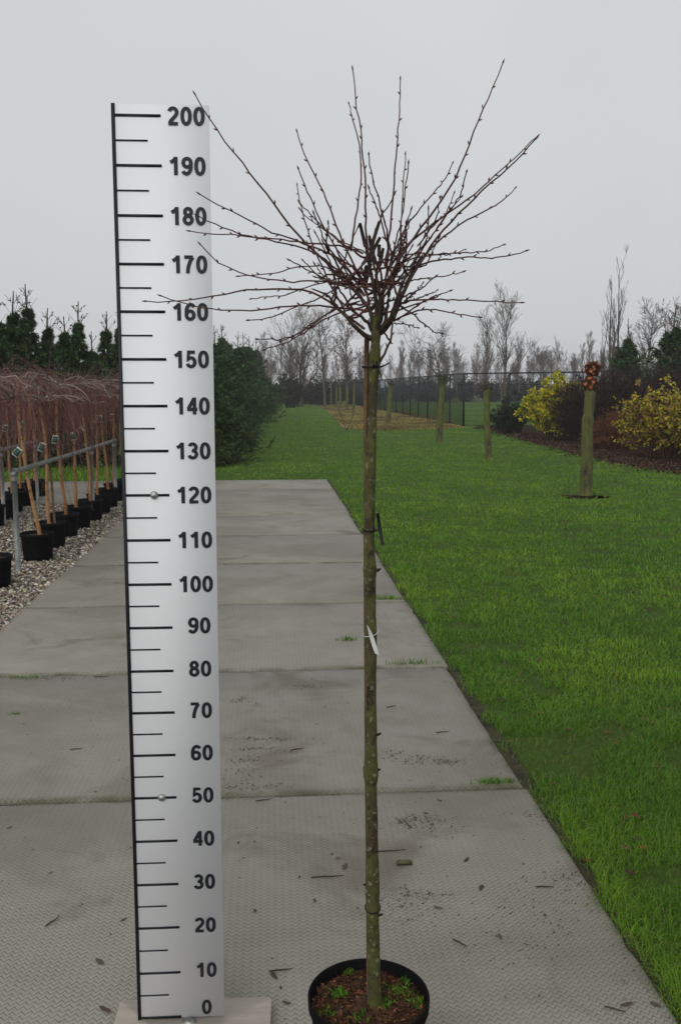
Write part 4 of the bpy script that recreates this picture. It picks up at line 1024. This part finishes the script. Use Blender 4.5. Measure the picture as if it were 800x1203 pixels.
# ------------------------------------------------------------------ shrubs in the planting bed
def shrub(seed, w, d, h, stems, cols_t, leafn, leafc, leafl, tw=.006, up=.5, hollow=.3, zbias=1.0, n2=5, n3=3, droop=0.0):
    rg = np.random.default_rng(seed); k = 6; s_ = np.linspace(0, 1, k)
    B = np.zeros((stems, k, 3)); a = rg.random(stems) * 6.283; r_ = np.sqrt(rg.random(stems))
    hh = h * (1 - .45 * r_ ** 2) * rg.uniform(.7, 1.08, stems)
    ex, ey = np.cos(a) * r_ * w / 2, np.sin(a) * r_ * d / 2
    B[:, :, 0] = ex[:, None] * (.35 + .65 * s_[None]); B[:, :, 1] = ey[:, None] * (.35 + .65 * s_[None]); B[:, :, 2] = hh[:, None] * s_[None] ** .9
    B[:, :, 2] -= droop * h * (s_ ** 3)[None] * r_[:, None]
    B[:, 1:] += rg.normal(size=(stems, k - 1, 3)) * .03 * h
    R1 = np.linspace(tw * 1.6, tw * .8, k)[None].repeat(stems, 0)
    st = MB(); st.tubes(B, R1, 4, cvar(stems, cols_t, rg))
    B2, R2 = sprout(B, R1, n2, .08, 1, .35, 40, up * .4, rg, 4, 0, .7, .6); st.tubes(B2, np.maximum(R2, tw * .6), 3, cvar(len(B2), cols_t, rg))
    A = B2
    if n3:
        A, R3 = sprout(B2, R2, n3, .2, 1, .6, 40, up * .3, rg, 4, 0, .7, .6); st.tubes(A, np.maximum(R3, tw * .45), 3, cvar(len(A), cols_t, rg))
    lv = None
    if leafn:
        i = rg.integers(0, len(A), leafn * 3); p, tn_ = interp_path(A, i, rg.random(leafn * 3))
        pz = np.clip(p[:, 2] / h, 0, 1); sel = rg.random(len(p)) < (.12 + .88 * pz ** zbias); p, tn_ = p[sel][:leafn], tn_[sel][:leafn]
        n_ = len(p); lv = MB(); lv.leaves(p, norm(tn_ * .5 + rg.normal(size=(n_, 3)) * .6 + np.array([0, 0, -.1])), leafl * rg.uniform(.6, 1.2, n_), leafl * .5 * rg.uniform(.7, 1.2, n_), cvar(n_, leafc, rg, .2), rg, .15)
    return st.mesh('stems', M['twig']), (lv.mesh('foliage', M['leaf']) if lv else None)
def shrub_thing(name, mm, px, Y, label, sc=(1, 1, 1), rz=0.0, group=None):
    o = empty(name, (at_ground(px, Y), Y, Z_LAWN), rz, label, 'shrub', group); o.scale = sc
    mobj('stems', mm[0], o)
    if mm[1]: mobj('foliage', mm[1], o)
    return o
DKT = ((.028, .018, .014), (.040, .024, .018), (.022, .015, .012))
rho = shrub(301, 1.5, 1.4, 1.15, 60, DKT, 5200, ((.014, .034, .012), (.022, .046, .016), (.030, .055, .022)), .10, .008, .4, zbias=.3)
shrub_thing('dark_evergreen_shrub', rho, 599, 31.5, 'low dark evergreen shrub between the fence corner and the yellow shrub', (1.0, 1, 1.0))
yel = shrub(302, 2.0, 1.8, 1.75, 75, ((.05, .035, .02), (.07, .05, .03)), 9000, ((.52, .45, .020), (.62, .52, .03), (.40, .38, .022), (.24, .28, .02)), .12, .007, .5, zbias=.45)
shrub_thing('yellow_shrub', yel, 651, 28.0, 'bright yellow-leaved shrub in front of the mesh fence', (1.12, 1, 1.02))
bdk = shrub(303, 2.6, 1.9, 2.0, 170, ((.020, .011, .010), (.030, .015, .013), (.038, .020, .017)), 2600, ((.030, .016, .012), (.024, .020, .012)), .06, .009, .5, n2=7, n3=3, zbias=.4)
for i, (px, Y, sc) in enumerate(((690, 27.0, .92), (722, 27.5, .98), (758, 26.5, 1.0), (795, 26.0, 1.02), (828, 25.5, 1.0))):
    shrub_thing('bare_dark_shrub', bdk, px, Y, 'tall dark brown leafless shrub behind the yellow and russet shrubs', (sc, sc, sc), i * 1.7, 'dark leafless shrubs')
rus = shrub(304, 1.6, 1.3, .95, 200, ((.13, .045, .022), (.16, .060, .030), (.095, .034, .018)), 0, None, .05, .007, .3, n2=7, n3=4, droop=.35)
shrub_thing('russet_shrub', rus, 716, 23.8, 'low rounded russet brown twiggy shrub behind the thick pollard trunk', (1.0, 1, 1.0))
spi = shrub(305, 2.2, 1.7, 1.55, 120, ((.075, .035, .02), (.10, .05, .025), (.05, .03, .02)), 9500, ((.42, .34, .028), (.28, .18, .026), (.42, .38, .035), (.20, .10, .025), (.20, .22, .028)), .085, .006, .5, zbias=.15)
shrub_thing('ochre_shrub', spi, 782, 20.8, 'ochre and yellow-green shrub at the lawn edge beyond the russet shrub', (1.05, 1, 1.02))
shrub_thing('ochre_shrub', spi, 838, 19.9, 'ochre shrub at the outer end of the planting bed', (1.0, 1, .95), 2)
evg = DARK
for i, (px, Y, v, sc, lab) in enumerate(((733, 29.0, 1, 1.02, 'dark pointed evergreen rising behind the leafless shrubs'), (786, 28.5, 0, 1.25, 'broad dark evergreen beyond the ochre shrub'), (806, 28.8, 1, 1.18, 'tall dark evergreen at the far end of the shrub bed'))):
    tree_thing('evergreen', evg[v], at_ground(px, Y), Y, lab, 'tree', None, sc, i)
# leaf litter along the bed's edge
rng = np.random.default_rng(77)
m = MB(); n = 6000; u = rng.random(n); ex = np.interp(u, [0, .25, .55, .8, 1], [gp(p, y)[0] for p, y in ((592, 507), (640, 519), (700, 534), (760, 547), (830, 558))]); ey = np.interp(u, [0, .25, .55, .8, 1], [gp(p, y)[1] for p, y in ((592, 507), (640, 519), (700, 534), (760, 547), (830, 558))])
C = np.stack([ex + rng.normal(size=n) * .25, ey + np.abs(rng.normal(size=n)) * 1.6 - .1, np.full(n, -.006)], 1)
m.leaves(C, rng.normal(size=(n, 3)) * np.array([1, 1, .25]), .07, .045, cvar(n, [(.07, .030, .018), (.04, .020, .013), (.14, .070, .042), (.025, .015, .011)], rng, .25), rng, .25)
tag(m.obj('leaf_litter', M['leaf']), 'brown fallen leaf litter along the edge of the planting bed', 'leaves', kind='stuff')

# ------------------------------------------------------------------ trees beyond
PUR = ((.115, .084, .072), (.135, .10, .085), (.095, .074, .064)); GRY = ((.070, .056, .042), (.090, .072, .054))
FARM = [bare_tree(400 + i, [8.5, 7.5, 9.5, 7.0, 8.0][i], .10, [34, 30, 40, 36, 26][i], 8, 5, [35, 45, 30, 50, 40][i], [.34, .42, .26, .45, .36][i], .45, [.2, .25, .12, .2, .3][i],   .012, 1, PUR, .014) for i in range(5)]
rng = np.random.default_rng(51)
n = 0
for Y0, cnt, sc0 in ((106, 40, .70), (118, 44, .78), (136, 42, .90)):
    for i in range(cnt):
        px = 236 + (940 - 236) * (i + rng.uniform(-.35, .35)) / cnt
        Y = Y0 + rng.uniform(-7, 7) - (px - 400) * .03
        sc = sc0 * rng.uniform(.66, 1.05)
        if 280 < px < 345: sc *= 1.12
        tree_thing('bare_tree', FARM[rng.integers(0, 5)], at_ground(px, Y), Y, 'bare purplish grey tree in the far tree line', 'tree', 'bare trees of the far tree line', sc, rng.random() * 6)
for i in range(12):
    px = -260 + 40 * i; Y = 70 + rng.uniform(-6, 6)
    tree_thing('bare_tree', FARM[rng.integers(0, 5)], at_ground(px, Y), Y, 'bare grey tree far behind the spruces', 'tree', 'bare trees behind the spruces', .6 * rng.uniform(.8, 1), rng.random() * 6)
oak = bare_tree(420, 6.6, .16, 26, 9, 5, 48, .62, .35, .16, .02, 1, GRY, .016, ratio2=.55)
tree_thing('round_bare_tree', oak, at_ground(355, 78), 78, 'round-crowned bare tree at the far end of the grass strip', 'tree', None, .95)
alder = bare_tree(421, 7.2, .13, 30, 7, 4, 55, .34, .2, .35, .02, 1, GRY, .016)
tree_thing('slim_bare_tree', alder, at_ground(382, 76), 76, 'slim bare tree with a tall clean stem beside the round-crowned tree', 'tree', None, 1.0, 1)
redl = bare_tree(422, 6.4, .10, 30, 7, 4, 50, .36, .3, .3, .02, 1, ((.06, .04, .032), (.075, .05, .04)), .015, 800, ((.13, .055, .03), (.09, .04, .028)))
tree_thing('russet_leaved_tree', redl, at_ground(408, 74), 74, 'bare tree still holding some russet leaves above the distant pollards', 'tree', None, .98, 2)
ash = bare_tree(423, 7.4, .12, 26, 8, 4, 42, .42, .45, .22, .015, 1, GRY, .015)
tree_thing('tall_bare_tree', ash, at_ground(592, 68), 68, 'grey bare tree with a clear leader beyond the fence lawn', 'tree', None, .94, 0)
tree_thing('tall_bare_tree', ash, at_ground(572, 78), 78, 'smaller bare tree close beside the grey one with a clear leader', 'tree', None, .85, 2)
crk = bare_tree(424, 4.6, .12, 14, 9, 5, 62, .75, .1, .3, .05, 1, GRY, .014)
tree_thing('crooked_bare_tree', crk, at_ground(520, 66), 66, 'low crooked bare tree with spreading limbs behind the fence', 'tree', None, 1.05, 1.0)
pop = bare_tree(425, 8.3, .095, 13, 5, 2, 24, .24, .8, .45, .004, 3, GRY, .012)
tree_thing('poplar', pop, at_ground(722, 46), 46, 'tall slender bare poplar with several upright stems', 'tree', None, .86, .3)
tree_thing('slim_bare_tree', alder, at_ground(756, 50), 50, 'fine-branched bare tree beside the poplar', 'tree', None, .76, 3)
tree_thing('slim_bare_tree', redl, at_ground(794, 46), 46, 'dark bare tree behind the broad evergreen', 'tree', None, .78, 4)
tree_thing('sapling', pop, at_ground(704, 48), 48, 'thin bare sapling at the foot of the poplar', 'tree', None, .5, 2)
# dark understorey along the far tree line
und = shrub(430, 5.0, 3.0, 2.6, 90, ((.020, .018, .013), (.030, .024, .018)), 4200, ((.016, .026, .012), (.024, .032, .016), (.030, .028, .018)), .26, .02, .4, zbias=.2, n2=6, n3=2)
for i in range(26):
    px = 250 + i * 27 + rng.uniform(-6, 6); Y = (88 if px < 425 else 108) + rng.uniform(-4, 4)
    shrub_thing('thicket_shrub', und, px, Y, 'dark bushy undergrowth below the far tree line', (1.0, 1, rng.uniform(.7, 1.05)), rng.random() * 6, 'undergrowth below the far tree line')
shrub_thing('dark_bush', und, 341, 74, 'dark rounded bush where the conifer hedge ends', (.5, .6, .95), 1)
for i in range(9):
    px = -70 + i * 36; Y = 24 + rng.uniform(-1, 1)
    shrub_thing('thicket_shrub', und, px, Y, 'dark undergrowth filling the gaps behind the spruces', (.5, .5, .62 * rng.uniform(.85, 1.1)), rng.random() * 6, 'undergrowth behind the spruces')

# ------------------------------------------------------------------ small things on the path and lawn
rng = np.random.default_rng(61)
def leaf_mesh(seed, mat, L=.06, W=.035):
    rg = np.random.default_rng(seed); k = 7; s_ = np.linspace(0, 1, k); wd = W / 2 * np.sin(np.pi * s_ ** .8) * rg.uniform(.8, 1.2, k) + .0008
    cz = .0012 + .002 * rg.random() * (s_ - .5) ** 2 * 4
    V = [(L * (s_[i] - .5), -wd[i], cz[i] + .0015 * rg.random()) for i in range(k)] + [(L * (s_[i] - .5), 0, cz[i]) for i in range(k)] + [(L * (s_[i] - .5), wd[i], cz[i] + .0015 * rg.random()) for i in range(k)]
    i = np.arange(k - 1); mm = MB(); mm.add(V, q=np.concatenate([np.stack([i, i + 1, i + 1 + k, i + k], 1), np.stack([i + k, i + k + 1, i + 1 + 2 * k, i + 2 * k], 1)]), c=np.array(mat))
    return mm.mesh('fallen_leaf', M['leaf'], True)
LVP = [leaf_mesh(i, c, .06, .020) for i, c in enumerate(((.085, .055, .040), (.11, .080, .060), (.060, .042, .030)))]
LVG = [leaf_mesh(10 + i, c, .07, .05) for i, c in enumerate(((.20, .055, .006), (.12, .032, .006), (.055, .020, .010), (.13, .060, .010)))]
def drop(me, px, py, z, sc, label, group, rz=None):
    g_ = gp(px, py, z); o = mobj('fallen_leaf', me); o.location = g_; o.rotation_euler = (rng.normal() * .08, rng.normal() * .08, rng.random() * 6.28 if rz is None else rz); o.scale = (sc, sc, sc)
    return tag(o, label, 'leaf', group)
for px, py, sc in ((405, 1018, .95), (398, 1008, .5), (390, 1003, .45), (60, 1025, .4), (322, 1146, .75), (337, 1178, .6), (548, 1010, .7), (565, 1043, .8), (515, 1066, .7), (587, 1100, .6), (736, 1180, .8), (770, 1180, .7), (470, 965, .6), (640, 1075, .5), (146, 1080, .5), (118, 1130, .8), (124, 1186, .9), (300, 1070, .5), (280, 990, .4), (352, 1030, .4), (370, 1058, .5), (12, 972, .5), (113, 930, .35), (330, 1160, .35), (516, 940, .5), (500, 955, .45)):
    drop(LVP[rng.integers(0, 3)], px, py, .001, sc * .75, 'small dead brown leaf lying on the patterned concrete', 'dead leaves on the slabs')
for px, py, sc in ((734, 995, 1), (748, 985, .9), (755, 995, .8), (740, 1025, .9), (722, 873, .9), (756, 845, 1), (765, 848, .8), (590, 822, .9), (635, 837, .7), (640, 790, .7), (668, 856, .7), (713, 860, .7), (735, 960, .8), (746, 958, .9), (632, 776, .7), (610, 745, .8), (664, 730, .7), (700, 700, .9), (690, 760, .8), (760, 715, 1), (780, 700, 1.0), (775, 640, 1.0), (640, 660, 1), (560, 640, 1), (520, 690, .9), (580, 700, .9), (720, 640, 1.2), (750, 660, 1.1), (690, 1010, .8), (770, 900, .8), (600, 870, .7), (650, 920, .7), (690, 940, .6)):
    drop(LVG[rng.integers(0, 4)], px, py, -.008, sc * .65, 'fallen orange brown leaf lying in the lawn grass', 'fallen leaves on the lawn')
# a chip of bark and twigs
g_ = gp(475, 1015); m = MB(); m.box((-.024, -.007, 0), (.024, .007, .008), np.array((.050, .050, .022))); m.box((-.020, -.009, .003), (.018, .009, .0105), np.array((.070, .075, .028)))
o = m.obj('bark_piece', M['twig']); o.location = g_; o.rotation_euler = (0, 0, .06); tag(o, 'mossy piece of bark lying on the slab beside the stem', 'bark')
for px, py, L, rz in ((478, 967, .07, 1.9), (722, 1186, .05, -.5), (330, 1140, .06, .1), (385, 1030, .10, .05), (455, 1000, .12, .1), (640, 1042, .05, -.1), (62, 1083, .05, 1), (540, 1108, .05, -.9), (310, 940, .06, .2), (460, 830, .05, .4), (520, 860, .06, .2), (120, 795, .08, 0), (350, 880, .06, .3), (205, 1180, .04, 1), (90, 880, .05, .2)):
    g_ = gp(px, py, .002); m = MB(); m.tube([(-L / 2, 0, 0), (-L * .1, .0015, .001), (L * .2, .001, .001), (L / 2, .004, .001)], [.0018, .0022, .0018, .001], 5, np.array((.040, .026, .020)))
    o = m.obj('twig', M['twig']); o.location = g_; o.rotation_euler = (0, 0, rz); tag(o, 'thin dark twig lying on the patterned concrete', 'twig', 'twigs on the slabs')
# crumbs of dirt
m = MB(); n = 5200; S = np.exp(rng.uniform(math.log(2.0), math.log(11), n)); T = rng.uniform(TL + .05, TR - .02, n)
cl = rng.random(n) < .62
spots = [(502, 972, .05, .035), (494, 962, .05, .02), (477, 1066, .055, .05), (487, 1050, .06, .02), (287, 905, .05, .05), (302, 880, .06, .02), (296, 893, .05, .03), (362, 806, .05, .03), (283, 822, .035, .03), (315, 868, .08, .012), (640, 1060, .08, .08), (660, 1030, .06, .04), (495, 893, .06, .03), (462, 886, .05, .03), (525, 895, .03, .02), (60, 797, .10, .02), (300, 925, .08, .02), (600, 1100, .09, .09)]
sw = np.array([gp(x_, y_)[:2] for x_, y_, _, _ in spots]); ci = rng.integers(0, len(spots), n); sg = np.array([(a_, b_) for _, _, a_, b_ in spots])[ci]
qx = sw[ci, 0] + rng.normal(size=n) * sg[:, 0]; qy = sw[ci, 1] + rng.normal(size=n) * sg[:, 1]
S = np.where(cl, qx * PU[0] + qy * PU[1], S); T = np.where(cl, qx * PV[0] + qy * PV[1], T)
edge = rng.random(n) < .15; T = np.where(edge, TR - np.abs(rng.normal(size=n)) * .05, T)
C = np.stack([PU[0] * S + PV[0] * T, PU[1] * S + PV[1] * T, np.full(n, .0008)], 1)
v, f, c = stones(C, .0010 + .0034 * rng.random(n) ** 3, cvar(n, [(.085, .062, .040), (.11, .080, .052), (.06, .048, .032), (.09, .085, .045), (.13, .11, .08)], rng, .25), OV, OF, rng); m.add(v, t=f, c=c)
tag(m.obj('dirt_crumbs', M['stone']), 'scattered crumbs of dirt and bark on the concrete path', 'dirt', kind='stuff')

# ------------------------------------------------------------------ misty air
m = MB(); m.box((-305, -26, -1.03), (305, 305, 13.5))
hz, t, b = nodes('misty_air'); t.nodes.remove(b)
pv = N(t, 'VolumePrincipled', Density=.0010, Anisotropy=.0); pv.inputs['Color'].default_value = (.93, .94, .96, 1)
t.links.new(pv.outputs[0], t.nodes['Material Output'].inputs['Volume'])
o = m.obj('haze', hz); tag(o, 'pale winter mist in the air over the nursery', 'mist', kind='stuff')
